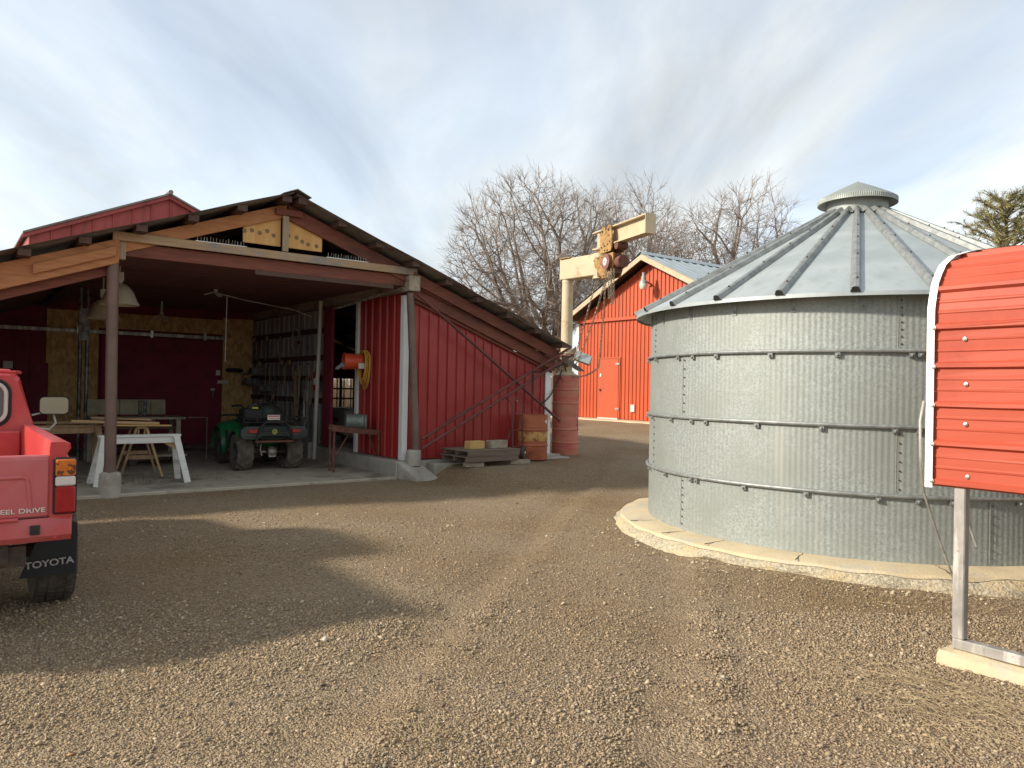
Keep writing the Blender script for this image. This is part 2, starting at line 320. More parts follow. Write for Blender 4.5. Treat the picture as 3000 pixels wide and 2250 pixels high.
# ------------------------------------------------------------------ ground
def gravel_mat():
    M = bpy.data.materials.new('gravel_ground'); M.use_nodes = True; t = M.node_tree; n = t.nodes; l = t.links; b = n['Principled BSDF']; b.inputs['Roughness'].default_value = .95; b.inputs['Specular IOR Level'].default_value = .2
    tc = n.new('ShaderNodeTexCoord')
    def vor(s):
        v = n.new('ShaderNodeTexVoronoi'); v.inputs['Scale'].default_value = s; l.new(tc.outputs['Object'], v.inputs['Vector']); return v
    def noi(s, d=5):
        v = n.new('ShaderNodeTexNoise'); v.inputs['Scale'].default_value = s; v.inputs['Detail'].default_value = d; l.new(tc.outputs['Object'], v.inputs['Vector']); return v
    v1 = vor(70); v2 = vor(130); sp = n.new('ShaderNodeSeparateColor'); l.new(v1.outputs['Color'], sp.inputs[0])
    r = n.new('ShaderNodeValToRGB'); e = r.color_ramp.elements; e[0].position = 0; e[0].color = (.20, .155, .107, 1); e[1].position = 1; e[1].color = (.50, .40, .275, 1)
    for p, c in ((.35, (.305, .233, .15)), (.7, (.37, .285, .183)), (.93, (.41, .32, .213))): q = e.new(p); q.color = c+(1,)
    l.new(sp.outputs[0], r.inputs[0])
    big = noi(.55, 4); mr = n.new('ShaderNodeMapRange'); mr.inputs[1].default_value = .35; mr.inputs[2].default_value = .7; l.new(big.outputs['Fac'], mr.inputs[0])
    mi = n.new('ShaderNodeMixRGB'); mi.blend_type = 'MULTIPLY'; mi.inputs[2].default_value = (.80, .72, .60, 1); l.new(mr.outputs[0], mi.inputs[0]); l.new(r.outputs[0], mi.inputs[1])
    l.new(mi.outputs[0], b.inputs['Base Color'])
    h = n.new('ShaderNodeMath'); h.operation = 'MULTIPLY_ADD'; h.inputs[1].default_value = -.7; l.new(v1.outputs['Distance'], h.inputs[0])
    h2 = n.new('ShaderNodeMath'); h2.operation = 'MULTIPLY'; h2.inputs[1].default_value = -.4; l.new(v2.outputs['Distance'], h2.inputs[0]); l.new(h2.outputs[0], h.inputs[2])
    h3 = n.new('ShaderNodeMath'); h3.operation = 'MULTIPLY_ADD'; h3.inputs[1].default_value = .9; nn = noi(7, 6); l.new(nn.outputs['Fac'], h3.inputs[0]); l.new(h.outputs[0], h3.inputs[2])
    bp = n.new('ShaderNodeBump'); bp.inputs['Strength'].default_value = .85; bp.inputs['Distance'].default_value = .035; l.new(h3.outputs[0], bp.inputs['Height']); l.new(bp.outputs[0], b.inputs['Normal'])
    return M
M_gravel = gravel_mat()
def axis(*segs):
    out = []
    for a, b, st in segs: out += list(np.arange(a, b-1e-6, st))
    return np.array(out)
xs = axis((-900, -100, 100), (-100, -20, 8), (-20, -7, 1), (-7, 7, .14), (7, 26, 1), (26, 100, 8), (100, 901, 100))
ys = axis((-300, -20, 40), (-20, 2.4, 1.4), (2.4, 16, .14), (16, 40, 1), (40, 120, 10), (120, 1000, 80))
X, Y = np.meshgrid(xs, ys); Z = ground_z(X, Y)
g = MB(); g.v = np.stack([X.ravel(), Y.ravel(), Z.ravel()], 1).tolist(); nx = len(xs)
g.f = [(j*nx+i, j*nx+i+1, (j+1)*nx+i+1, (j+1)*nx+i) for j in range(len(ys)-1) for i in range(nx-1)]; g.mi = [0]*len(g.f)
tag(g.build('ground', M_gravel, smooth=True, ang=180), None, None, kind='structure')

def in_view_pts(n, y0, y1):
    y = np.sqrt(rng.random(n)*(y1**2-y0**2)+y0**2); x = (rng.random(n)*2-1)*y*.70; return x, y
def clear_of(x, y):
    ok = np.hypot(x-3.913, y-8.683) > 2.72
    u = (x-O.x)*UA.x+(y-O.y)*UA.y; v = (x-O.x)*VA.x+(y-O.y)*VA.y
    ok &= ~((v > -.1) & (u < 8.4)); ok &= ~((np.abs(u-4.65) < .4) & (v > -.75) & (v < .2)); ok &= ~((u > 4.4) & (u < 7.9) & (v > -.45)); return ok
def stones(name, mats_, x, y, size, label):
    ok = clear_of(x, y); x = x[ok]; y = y[ok]; size = size[ok]; n = len(x)
    base = np.array([(1, 0, 0), (-1, 0, 0), (0, 1, 0), (0, -1, 0), (0, 0, .62), (0, 0, -.62)], float)
    tri = np.array([(0, 2, 4), (2, 1, 4), (1, 3, 4), (3, 0, 4), (2, 0, 5), (1, 2, 5), (3, 1, 5), (0, 3, 5)])
    P = base[None]*(1+rng.normal(0, .28, (n, 6, 1)))+rng.normal(0, .24, (n, 6, 3)); P *= size[:, None, None]
    a = rng.random(n)*6.283; tl = rng.normal(0, .35, n); ca, sa, ct, s_ = np.cos(a), np.sin(a), np.cos(tl), np.sin(tl)
    y1 = P[:, :, 1]*ct[:, None]-P[:, :, 2]*s_[:, None]; z1 = P[:, :, 1]*s_[:, None]+P[:, :, 2]*ct[:, None]
    xx = P[:, :, 0]*ca[:, None]-y1*sa[:, None]; yy = P[:, :, 0]*sa[:, None]+y1*ca[:, None]
    V = np.stack([xx+x[:, None], yy+y[:, None], z1+(ground_z(x, y)+size*.22)[:, None]], 2).reshape(-1, 3).astype(np.float32)
    T = (tri[None]+(np.arange(n)*6)[:, None, None]).reshape(-1).astype(np.int32); nf = n*8
    me = bpy.data.meshes.new(name); me.vertices.add(len(V)); me.vertices.foreach_set('co', V.ravel()); me.loops.add(nf*3); me.loops.foreach_set('vertex_index', T)
    me.polygons.add(nf); me.polygons.foreach_set('loop_start', np.arange(nf, dtype=np.int32)*3)
    for m_ in mats_: me.materials.append(m_)
    me.polygons.foreach_set('material_index', np.repeat(rng.choice(len(mats_), n, p=[.34, .28, .2, .12, .06]), 8).astype(np.int32)); me.update(calc_edges=True); me.validate()
    o = bpy.data.objects.new(name, me); col.objects.link(o); return tag(o, label, 'gravel', kind='stuff')
sm = [mat('stone_%s' % k, c, rough=.95, spec=.2) for k, c in (('brown', (.325, .248, .16)), ('tan', (.395, .306, .196)), ('dark', (.225, .176, .126)), ('grey', (.28, .235, .172)), ('pale', (.49, .40, .285)))]
x1_, y1_ = in_view_pts(88000, 2.7, 5.4); x2_, y2_ = in_view_pts(42000, 5.4, 9.0); x3_, y3_ = in_view_pts(9000, 9.0, 14)
xa = np.concatenate([x1_, x2_, x3_]); ya = np.concatenate([y1_, y2_, y3_])
# packed wheel tracks and bare patches carry fewer loose stones
tr_ = xa-.55-.22*(ya-6); trk = np.exp(-((np.abs(tr_)-.75)/.22)**2)
pat = .5+.5*np.sin(1.3*xa+2*np.sin(.9*ya))*np.sin(1.1*ya-1.5*np.sin(.7*xa))
keep = rng.random(len(xa)) < np.clip(1-.65*trk-.55*sstep(.55, .9, pat), .2, 1); xa = xa[keep]; ya = ya[keep]
stones('gravel_stones', sm, xa, ya, np.clip(rng.lognormal(math.log(.0058), .38, len(xa)), .003, .018), 'loose tan and brown gravel stones strewn over the yard')

xb, yb = in_view_pts(110, 3.0, 9.5)
stones('pale_stones', [sm[4], sm[3], sm[1], mat('stone_white', (.5, .45, .37), rough=.9), mat('stone_orange', (.45, .25, .13), rough=.9)], xb, yb, np.clip(rng.lognormal(math.log(.014), .3, 110), .009, .026), 'scattered larger pale and orange stones among the gravel')
def straw(name, label, spots):
    b = MB()
    for (x, y, r, n, ln, lie) in spots:
        for i in range(n):
            a = random.random()*6.283; q = random.random()**.5*r; px, py = x+q*math.cos(a), y+q*math.sin(a); z = float(ground_z(px, py))+.004
            d = lie+random.gauss(0, .5) if lie is not None else a+random.gauss(0, .6)
            l_ = ln*random.uniform(.4, 1.2); h = random.uniform(.004, .05); c = random.gauss(0, .25)
            p0 = (px, py, z); p1 = (px+math.cos(d)*l_*.5, py+math.sin(d)*l_*.5, z+h); p2 = (px+math.cos(d+c)*l_, py+math.sin(d+c)*l_, z+.012)
            b.tube([p0, p1, p2], [.0014, .0012, .0006], 3, cap=False)
    return tag(b.build(name, M_straw), label, 'dry grass', kind='stuff')
straw('dry_grass', 'flattened straw coloured grass beside the footing and bin pad', [(2.25, 3.95, .35, 120, .26, 2.6), (2.4, 3.6, .35, 90, .26, 2.6), (1.9, 4.2, .3, 40, .2, 2.6), (2.0, 3.45, .25, 40, .2, 2.2), (3.2, 5.85, .5, 110, .2, .2), (2.3, 6.3, .4, 70, .2, -.4), (-.38, 3.32, .09, 34, .14, None), (-.25, 3.4, .07, 12, .12, None), (-1.7, 4.35, .3, 7, .16, None), (1.75, 6.7, .3, 40, .18, -.8)])

# ------------------------------------------------------------------ machine shed
PK, SL = 2.37, .365
def zr(u): return 4.40-SL*abs(u-PK)
shed = thing('machine_shed', 'open fronted red pole shed with low gable roof and dark cluttered bay', 'shed', O, TH)
st_ = lambda n, b, m_: tag(b.build(n, m_), None, None, kind='structure')
# floor slab, curb and raised side floor are the setting
slab = MB(); slab.prism([(-4.3, -.08), (4.32, -.08), (4.32, 8.3), (-4.3, 8.3)], -.2, .03, 'xy'); so = slab.build('concrete_slab', M_slab, bev=.012); so.location = O; so.rotation_euler = (0, 0, TH); so['kind'] = 'structure'
cb = MB(); cb.box((4.322, -.02, -.2), (4.72, 8.3, .27)); cb.prism([(4.36, -.02), (4.72, -.02), (4.95, -.42), (4.5, -.42)], -.1, .0, 'xy')
cb.add([(4.34, -.025, -.1), (4.74, -.025, -.1), (4.92, -.50, -.1), (4.42, -.52, -.1), (4.34, -.025, .265), (4.74, -.025, .265), (4.88, -.46, .03), (4.44, -.50, .03)], [(4, 7, 6, 5), (0, 4, 5, 1), (1, 5, 6, 2), (2, 6, 7, 3), (3, 7, 4, 0)])
co_ = cb.build('concrete_curb', M_concrete, bev=.012, fix=True); co_.location = O; co_.rotation_euler = (0, 0, TH); co_['kind'] = 'structure'
rf = MB(); rf.box((4.722, -.02, -.2), (7.95, 8.3, .268)); rf.box((4.9, -.3, -.2), (7.95, -.022, .235)); ro = rf.build('side_floor', M_concrete, bev=.01); ro.location = O; ro.rotation_euler = (0, 0, TH); ro['kind'] = 'structure'

def P(b, n, m_, **k): return b.build(n, m_, shed, **k)
# roof sheets, corrugated down the slope, slightly uneven at the verge
for sgn, uend in ((-1, -4.3), (1, 7.9)):  # left eave lengthened out of view so its shadow covers more yard
    for i in range(10):
        v0 = -.36+i*.9; v1 = v0+.95; b = MB(); rows = [[], []]; jit = random.uniform(-.012, .012)+(i % 2)*.006
        nn = 56
        for j in range(nn+1):
            v = v0+(v1-v0)*j/nn; w = .011*math.cos(2*math.pi*j/4)+jit
            ue = uend+random.uniform(-.03, .03)
            rows[0].append((PK+sgn*.02, v, zr(PK+sgn*.02)+w)); rows[1].append((ue, v, zr(ue)+w-.01))
        # ragged verge: extra rows so the edge bends
        mid = []
        for k in range(1, 8):
            t = k/8; mid.append([(a[0]*(1-t)+c[0]*t, a[1]-(random.uniform(0, .03) if j == 0 else 0), a[2]*(1-t)+c[2]*t+(random.uniform(-.015, .012) if j < 3 else 0)) for j, (a, c) in enumerate(zip(*rows))])
        b.strip([rows[0]]+mid+[rows[1]]); P(b, 'roof_sheet', M_roofmetal, smooth=True, ang=60)
b = MB(); b.prism([(PK-.22, zr(PK)-.055), (PK, zr(PK)+.035), (PK+.22, zr(PK)-.055), (PK+.22, zr(PK)-.047), (PK, zr(PK)+.05), (PK-.22, zr(PK)-.047)], -.42, 8.7, 'xz'); P(b, 'ridge_cap', M_roofmetal)
for sgn, n in ((-1, 11), (1, 9)):
    for i in range(n):
        u = PK+sgn*(.12+i*.655); b = MB(); z = zr(u)-.018
        b.box((u-.07, -.33+random.uniform(-.02, .03), z-.085), (u+.07, 8.5, z-.002)); P(b, 'purlin', M_darkwood)
def slope_board(u0, u1, top, depth, v0, v1, cutends=True):
    b = MB(); b.prism([(u0, zr(u0)-top), (u1, zr(u1)-top), (u1, zr(u1)-top-depth), (u0, zr(u0)-top-depth)], v0, v1, 'xz'); return b
P(slope_board(-.12, PK-.01, .105, .20, -.03, .02), 'rafter', M_orangewood, bev=.005)
P(slope_board(PK+.01, 5.35, .105, .235, -.03, .02), 'rafter', M_redwood, bev=.005)
P(slope_board(-4.25, .06, .105, .33, -.085, -.035), 'rafter', M_orangewood, bev=.006)
P(slope_board(-4.2, .0, .30, .26, .04, .085), 'rafter', M_redwood, bev=.006)
P(slope_board(-.92, .02, .205, .13, -.13, -.09), 'splice_block', M_orangewood, bev=.006)
P(slope_board(4.55, 7.82, .115, .20, -.09, -.035), 'rafter', M_redwood, bev=.006)
P(slope_board(4.55, 7.8, .30, .22, .02, .065), 'rafter', M_redwood, bev=.006)
P(slope_board(4.62, 7.78, .52, .05, .07, .14), 'wall_plate', M_redwood, bev=.004)
for v in (1.35, 2.7, 4.05, 5.4, 6.75, 8.05):
    P(slope_board(-4.2, PK-.01, .105, .2, v, v+.05), 'rafter', M_darkwood); P(slope_board(PK+.01, 7.75, .105, .2, v, v+.05), 'rafter', M_darkwood)
b = MB(); b.box((2.17, -.10, 4.10), (2.58, -.05, 4.195)); P(b, 'peak_block', M_redwood, bev=.005)
b = MB(); b.box((2.285, -.078, 3.555), (2.375, -.036, 4.098)); P(b, 'king_post', M_postwood, bev=.005)
def ply(u0, u1):
    b = MB(); b.prism([(u0, 3.635), (u1, 3.635), (u1, zr(u1)-.26), (u0, zr(u0)-.26)], .022, .04, 'xz'); o = P(b, 'plywood_panel', M_ply)
    for i in range(5):
        ku = u0+(u1-u0)*(.06+.19*i+random.uniform(-.03, .03)); kz = 3.80+random.uniform(-.02, .05) if u0 < 2.2 else 3.83-.03*i+random.uniform(-.02, .02)
        ks = MB(); ks.lathe([(1e-4, .0), (.016, .001), (.034, .0005)], 10, (ku, .0195, kz), (0, -1, 0)); ks.build('knot', M_knot, o)
    return o
ply(1.72, 2.284); ply(2.376, 2.95)
b = MB(); b.box((-.02, -.085, 3.425), (4.62, -.04, 3.545)); P(b, 'tie_beam', M_beamwood, bev=.006)
b = MB(); b.box((.03, .0, 3.235), (4.5, .045, 3.42)); P(b, 'lower_tie_board', M_redwood, bev=.006)
b = MB(); b.box((1.9, -.02, 3.17), (4.2, -.003, 3.235)); P(b, 'lower_tie_board', M_darkwood)
for u0, n in ((1.06, 16), (3.02, 16)):
    b = MB(); b.box((u0-.03, -.075, 3.546), (u0+n*.043, -.05, 3.556))
    for i in range(n): b.cyl((u0+i*.043, -.062, 3.555), (u0+i*.043+random.uniform(-.006, .006), -.062+random.uniform(-.03, .01), 3.555+random.uniform(.05, .075)), .0028, 4)
    P(b, 'bird_spikes', M_boltlight)
mb_ = MB(); mb_.box((0, 0, 0), (4.42, .172, .022)); mecl = mb_.mesh('ceiling_board', M_ceil)
for i in range(45): inst('ceiling_board', mecl, shed, (.06, .05+i*.178, 3.30+random.uniform(-.006, .006)))
for u in (.9, 2.2, 3.5):
    b = MB(); b.box((u, .05, 3.325), (u+.05, 8.05, 3.42)); P(b, 'joist', M_darkwood)
# posts, piers and headers
b = MB(); b.cyl((.02, 0, .25), (.0, 0, 3.22), .073, 20); P(b, 'steel_post', M_brownpipe, smooth=True)
b = MB(); b.box((.02, -.035, 3.18), (.15, .1, 3.425)); P(b, 'post_block', M_postwood, bev=.006)
def pier(u, v, z0, z1, r, seed):
    random.seed(seed); prof = [(1e-4, z1+.005), (r*.6, z1+.012), (r*.93, z1), (r, z1-.03), (r*1.01, (z0+z1)/2), (r*1.03, z0)]
    b = MB(); b.lathe(prof[::-1], 22, (u, v, 0)); b.v = [(x+random.uniform(-.006, .006), y+random.uniform(-.006, .006), z+random.uniform(-.006, .006)) for x, y, z in b.v]
    return P(b, 'concrete_pier', M_concrete, smooth=True, ang=50)
pier(.02, 0, -.05, .31, .135, 3); pier(4.62, -.07, .2, .46, .125, 4)
b = MB(); b.cyl((4.665, -.07, .44), (4.5, -.07, 3.12), .065, 20)
for t in (.1, .52): b.cyl(Vector((4.665, -.07, .44)).lerp(Vector((4.5, -.07, 3.12)), t), Vector((4.665, -.07, .44)).lerp(Vector((4.5, -.07, 3.12)), t+.006), .070, 20)
P(b, 'steel_post', M_brownpipe, smooth=True)
b = MB(); b.box((4.43, -.16, 3.15), (4.64, 8.2, 3.41)); P(b, 'header_beam', M_greywood, bev=.008)
b = MB(); b.box((-.1, .1, 3.15), (.1, 8.2, 3.29)); P(b, 'header_beam', M_darkwood, bev=.008)
b = MB(); b.tube([(4.42, .05, 3.22), (4.2, 1.9, 3.02), (4.15, 2.2, 3.0)], .022, 8); P(b, 'conduit', M_steel, smooth=True)
b = MB(); b.tube([(2.3, 3.43, 3.24), (2.9, 3.6, 3.16), (3.9, 3.7, 3.06), (4.35, 3.8, 2.95)], .009, 6); P(b, 'cable', M_offwhite, smooth=True)
# braces on the outside
for n, p, q, r in (('brace', (4.57, -.19, 3.10), (7.95, .02, .92), .026), ('brace', (4.70, -.20, .66), (8.0, -.2, 2.36), .024), ('brace', (4.71, -.21, .50), (8.05, -.21, 2.22), .024)):
    b = MB(); b.cyl(p, q, r, 10); P(b, n, M_brace, smooth=True)
b = MB(); b.tube([(5.0, -.235, .82), (5.25, -.235, 1.02), (5.85, -.235, 1.27), (5.95, -.235, 1.27)], .007, 5); P(b, 'cable', M_brace)
# red front wall, each rib sheet its own piece
wz = lambda u: zr(u)-.53
for i in range(4):
    u0 = 4.60+i*.78; u1 = min(u0+.785, 7.66)
    P(ribpanel(u0, u1, lambda u: .285, wz, lambda x, o, z: (x, .145-o-.003*(i % 2), z), pitch=.196, h=.03), 'wall_panel', M_redwall)
b = MB(); b.box((4.485, .095, .275), (4.585, .125, 3.1)); b.box((4.485, .125, .275), (4.51, .23, 3.1)); P(b, 'corner_trim', M_white, bev=.004)
b = MB(); b.box((7.64, .10, .275), (7.78, .13, 2.12)); b.box((7.755, .13, .275), (7.78, .25, 2.12)); P(b, 'corner_trim', M_white, bev=.004)
# red side wall of the bay
for v0, v1 in ((.23, 1.08), (1.08, 1.9)):
    P(ribpanel(v0, v1, lambda u: .285, lambda u: 3.14, lambda x, o, z: (4.535-o*1.2, x, z), pitch=.27, h=.026), 'wall_panel', M_redin)
b = MB(); b.box((4.49, 1.90, .275), (4.545, 2.0, 3.13)); P(b, 'door_trim', M_white, bev=.004)
b = MB(); b.box((4.47, 3.06, .29), (4.53, 3.46, 3.14)); P(b, 'door_leaf', M_maroon, bev=.004)
for i in range(5):
    v0 = 3.5+i*.92; v1 = min(v0+.925, 8.08)
    P(ribpanel(v0, v1, lambda u: .30, lambda u: 3.12, lambda x, o, z: (4.57-o, x, z), pitch=.31, minor=False), 'wall_panel', M_wallgrey)
for z in (1.15, 1.62, 2.05, 2.62):
    b = MB(); b.box((4.50, 3.48, z), (4.548, 8.05, z+.11)); P(b, 'girt', M_darkwood, bev=.004)
# hidden outer walls
for n, bb in (('wall', ((-4.16, .1, .0), (-4.1, 8.2, 1.9))), ('wall', ((7.70, .26, .27), (7.76, 8.2, 2.3))), ('wall', ((4.6, 8.12, 1.72), (7.7, 8.18, 2.5))), ('wall', ((4.6, 8.12, .27), (6.4, 8.18, 1.72)))):
    b = MB(); b.box(*bb); P(b, n, M_maroon)
b = MB(); b.prism([(-4.1, .03), (4.6, .03), (4.6, 3.4), (PK, zr(PK)-.2), (-4.1, 1.92)], 8.14, 8.2, 'xz'); P(b, 'back_wall', M_maroon)
b = MB(); b.prism([(4.6, 2.5), (7.7, 2.3), (4.6, 3.42)], 8.12, 8.18, 'xz'); P(b, 'wall', M_maroon)
for u in (6.55, 6.95, 7.35):
    b = MB(); b.box((u, 8.10, .27), (u+.06, 8.16, 1.74)); P(b, 'gate_bar', M_darkwood)
for z in (.55, .85, 1.15, 1.42):
    b = MB(); b.box((6.4, 8.115, z), (7.7, 8.15, z+.045)); P(b, 'gate_bar', M_darkwood)
# back wall boards and the sliding door
def osb(u0, u1, z0, z1):
    b = MB(); b.box((u0, 8.105+random.uniform(0, .008), z0), (u1, 8.135, z1)); P(b, 'osb_panel', M_osb)
for a in ((.08, .60, .45, 1.9), (.605, 1.05, .45, 1.9), (.03, 1.05, 1.905, 3.1), (3.8, 4.25, .4, 1.95), (4.255, 4.56, .4, 1.95), (3.8, 4.56, 1.955, 3.15), (1.06, 2.4, 2.74, 3.1), (2.405, 3.79, 2.74, 3.1)): osb(*a)
for i in range(7):
    b = MB(); u = -2.0+i*.29; b.box((u, 8.10+random.uniform(0, .012), .03), (u+.275, 8.132, 2.6)); P(b, 'wall_board', M_maroon)
b = MB(); b.box((1.1, 8.02, .05), (3.75, 8.07, 2.57)); dr = P(b, 'sliding_door', M_maroon, bev=.004)
b = MB(); b.box((1.1, 8.004, .68), (3.75, 8.019, .70)); b.build('batten', M_maroon, dr)
b = MB(); b.tube([(3.55, 8.02, 1.18), (3.55, 7.97, 1.18), (3.55, 7.97, 1.36), (3.55, 8.02, 1.36)], .01, 6); b.box((3.5, 8.008, 1.34), (3.6, 8.019, 1.40)); b.build('handle', M_boltlight, dr)
b = MB(); b.box((3.66, 8.0, 1.52), (3.92, 8.018, 1.60)); b.build('hasp', M_boltlight, dr)
b = MB(); b.box((3.62, 8.005, 1.72), (3.72, 8.018, 1.85)); b.build('notice', M_plate, dr)
b = MB(); b.box((-1.2, 7.95, 2.60), (3.82, 8.01, 2.68)); rl = P(b, 'door_rail', M_steel, bev=.004)
for u in (.6, 2.1, 3.3):
    b = MB(); b.box((u, 7.93, 2.57), (u+.06, 7.948, 2.74)); b.build('bracket', M_boltlight, rl)
b = MB(); b.box((-.76, 8.0, 1.76), (-.58, 8.09, 1.92)); P(b, 'switch_box', M_offwhite, bev=.008)
b = MB(); b.cyl((.28, 5.0, .03), (.28, 5.0, 3.3), .035, 12); b.cyl((.40, 5.0, .03), (.40, 5.0, 3.3), .035, 12); b.box((.25, 4.96, 2.3), (.43, 5.04, 2.9)); P(b, 'inner_post', M_tool, smooth=True)
b = MB(); b.cyl((4.30, 3.42, .03), (4.33, 3.3, 3.24), .04, 12); b.cyl((4.312, 3.37, 1.6), (4.313, 3.366, 1.68), .048, 12); P(b, 'pale_pipe', M_offwhite, smooth=True)
# concrete shoe under the pale pipe
b = MB(); b.box((4.2, 3.5, .03), (4.318, 3.75, .36)); P(b, 'pipe_shoe', M_concrete, bev=.01)

# ------------------------------------------------------------------ grain bin
BC = Vector((3.913, 8.683, 0)); BR = 2.29; EA = 2.42; PADZ = .125
binr = thing('grain_bin', 'round galvanized steel grain bin with conical ribbed roof on a concrete pad', 'grain bin', BC)
def B(b, n, m_, **k): return b.build(n, m_, binr, **k)
rowz = [PADZ+.002, .69, 1.28, 1.93, EA]
seam = [rad(201), rad(254), rad(201), rad(254)]
NW = 58   # corrugations per sheet
for k in range(4):
    for s in range(5):
        a0 = seam[k]+s*rad(72); b = MB(); rows = []
        zz = [rowz[k], (rowz[k]+rowz[k+1])/2, rowz[k+1]+(.02 if k < 3 else 0)]
        for z in zz:
            row = []
            for j in range(NW*5+1):
                t = j/(NW*5); a = a0+t*rad(72.6); r = BR+.0014*math.sin(2*math.pi*j/5)+.004*(1-t)*(t > -.1)+(.003 if k % 2 else 0)
                row.append((r*math.cos(a), r*math.sin(a), z))
            rows.append(row)
        b.strip(rows); B(b, 'wall_sheet', M_galv, smooth=True, ang=70)
        lap = MB()
        for dz in (1,):
            r = BR+.010; a = a0+rad(.15)
            lap.tube([(r*math.cos(a), r*math.sin(a), rowz[k]+.03), (r*math.cos(a), r*math.sin(a), rowz[k+1]-.03)], .0025, 4)
        B(lap, 'lap_edge', M_boltlight)
        bm = MB(); bm.ball((0, 0, 0), .0085, 8); me = bm.mesh('bolt', M_bolt, True)
        nb = 7
        for i in range(nb):
            a = a0+rad(.75); z = rowz[k]+.06+(rowz[k+1]-rowz[k]-.12)*i/(nb-1); inst('bolt', me, binr, ((BR+.012)*math.cos(a), (BR+.012)*math.sin(a), z))
clip = MB(); clip.box((-.004, -.022, -.055), (.028, .022, .018)); clip.tube([(.0, -.018, .0), (.03, -.018, .012), (.035, -.018, 0), (.03, -.018, -.012)], .006, 5); clip.ball((.034, 0, -.036), .013, 8); cme = clip.mesh('band_clip', M_galvdark)
for bi, z in enumerate(rowz[1:4]):
    b = MB(); b.tube([((BR+.026)*math.cos(2*math.pi*i/120), (BR+.026)*math.sin(2*math.pi*i/120), z) for i in range(120)], .0175, 8, closed=True); B(b, 'hoop_band', M_galvdark, smooth=True)
    for i in range(25):
        a = rad(14.4*i+6+bi*3); inst('band_clip', cme, binr, ((BR+.004)*math.cos(a), (BR+.004)*math.sin(a), z), (0, 0, a))
    for extra in (rad(201+4.5), rad(254+4.5)):
        inst('band_clip', cme, binr, ((BR+.004)*math.cos(extra), (BR+.004)*math.sin(extra), z), (0, 0, extra))
NR = 25; RE, ZE, RT, ZT = 2.47, 2.425, .40, 3.55
def cone(r, a, up=0): 
    t = (RE-r)/(RE-RT); z = ZE+(ZT-ZE)*t; n_ = math.hypot(ZT-ZE, RE-RT); nr = (ZT-ZE)/n_; nz = (RE-RT)/n_
    return ((r+nr*up)*math.cos(a), (r+nr*up)*math.sin(a), z+nz*up)
pan = MB(); da = 2*math.pi/NR
for (t0, t1) in ((0, 1),):
    rows = [[cone(r, da*(-.5+j/6), -.004*math.sin(math.pi*j/6)) for j in range(7)] for r in np.linspace(RE, RT, 7)]
    pan.strip(rows)
    pan.strip([[cone(RE, da*(-.5+j/6)) for j in range(7)], [tuple(np.array(cone(RE, da*(-.5+j/6)))-np.array((0, 0, .035))) for j in range(7)]])
pme = pan.mesh('roof_panel', M_galvroof)
rib = MB(); rows = []
for r in np.linspace(RE+.012, RT, 9):
    w = .042 if r > .9 else .042*(.45+.55*r/.9)
    rows.append([cone(r, o/r, u_) for o, u_ in ((-w, .002), (-w*.62, .045), (0, .052), (w*.62, .045), (w, .002))])
rib.strip(rows); rib.add([rows[0][0], rows[0][1], rows[0][2], rows[0][3], rows[0][4]], [(0, 1, 2, 3, 4)], 1)
rbme = rib.mesh('roof_rib', [M_galvdark, M_black], True, 20)
bolt = MB(); bolt.ball((0, 0, 0), .0095, 8); bme = bolt.mesh('bolt', M_boltrust, True)
tab = MB(); tab.box((BR+.004, -.026, EA-.14), (BR+.012, .026, EA+.01)); tab.ball((BR+.016, 0, EA-.11), .013, 8); tme = tab.mesh('eave_tab', M_galvdark)
A0 = rad(245.7)
for i in range(NR):
    a = A0+i*da
    inst('roof_panel', pme, binr, rot=(0, 0, a+da/2)); rb = inst('roof_rib', rbme, binr, rot=(0, 0, a)); inst('eave_tab', tme, binr, rot=(0, 0, a+rad(1.5)))
    for r in (2.3, 1.75, 1.3, .95):
        inst('bolt', bme, rb, cone(r, .012/r, .054))
b = MB(); b.lathe([(.325, ZT-.045), (.325, ZT+.02), (.325, ZT+.25)], 48); B(b, 'vent_neck', M_galv, smooth=True)
b = MB(); rows = []
for r, z in ((.325, ZT+.075), (.40, ZT+.04), (.44, ZT+.014)):
    rows.append([((r+.012*math.cos(i*25*2*math.pi/150))*math.cos(2*math.pi*i/150), (r+.012*math.cos(i*25*2*math.pi/150))*math.sin(2*math.pi*i/150), z+.018*math.cos((i*25/150*2*math.pi)-A0*25)) for i in range(151)])
b.strip(rows); B(b, 'vent_flashing', M_galvdark, smooth=True, ang=60)
b = MB(); prof = [(.32, ZT+.225), (.418, ZT+.17), (.423, ZT+.17), (.418, ZT+.225), (.39, ZT+.245), (.2, ZT+.345), (.02, ZT+.43), (.001, ZT+.44)]
b.lathe(prof, 96); B(b, 'vent_cap', M_galv, smooth=True)
b = MB(); rows = [[((.42+.004*math.cos(j*math.pi))*math.cos(2*math.pi*j/240), (.42+.004*math.cos(j*math.pi))*math.sin(2*math.pi*j/240), z) for j in range(241)] for z in (ZT+.172, ZT+.223)]
b.strip(rows); B(b, 'crimped_rim', M_galv)
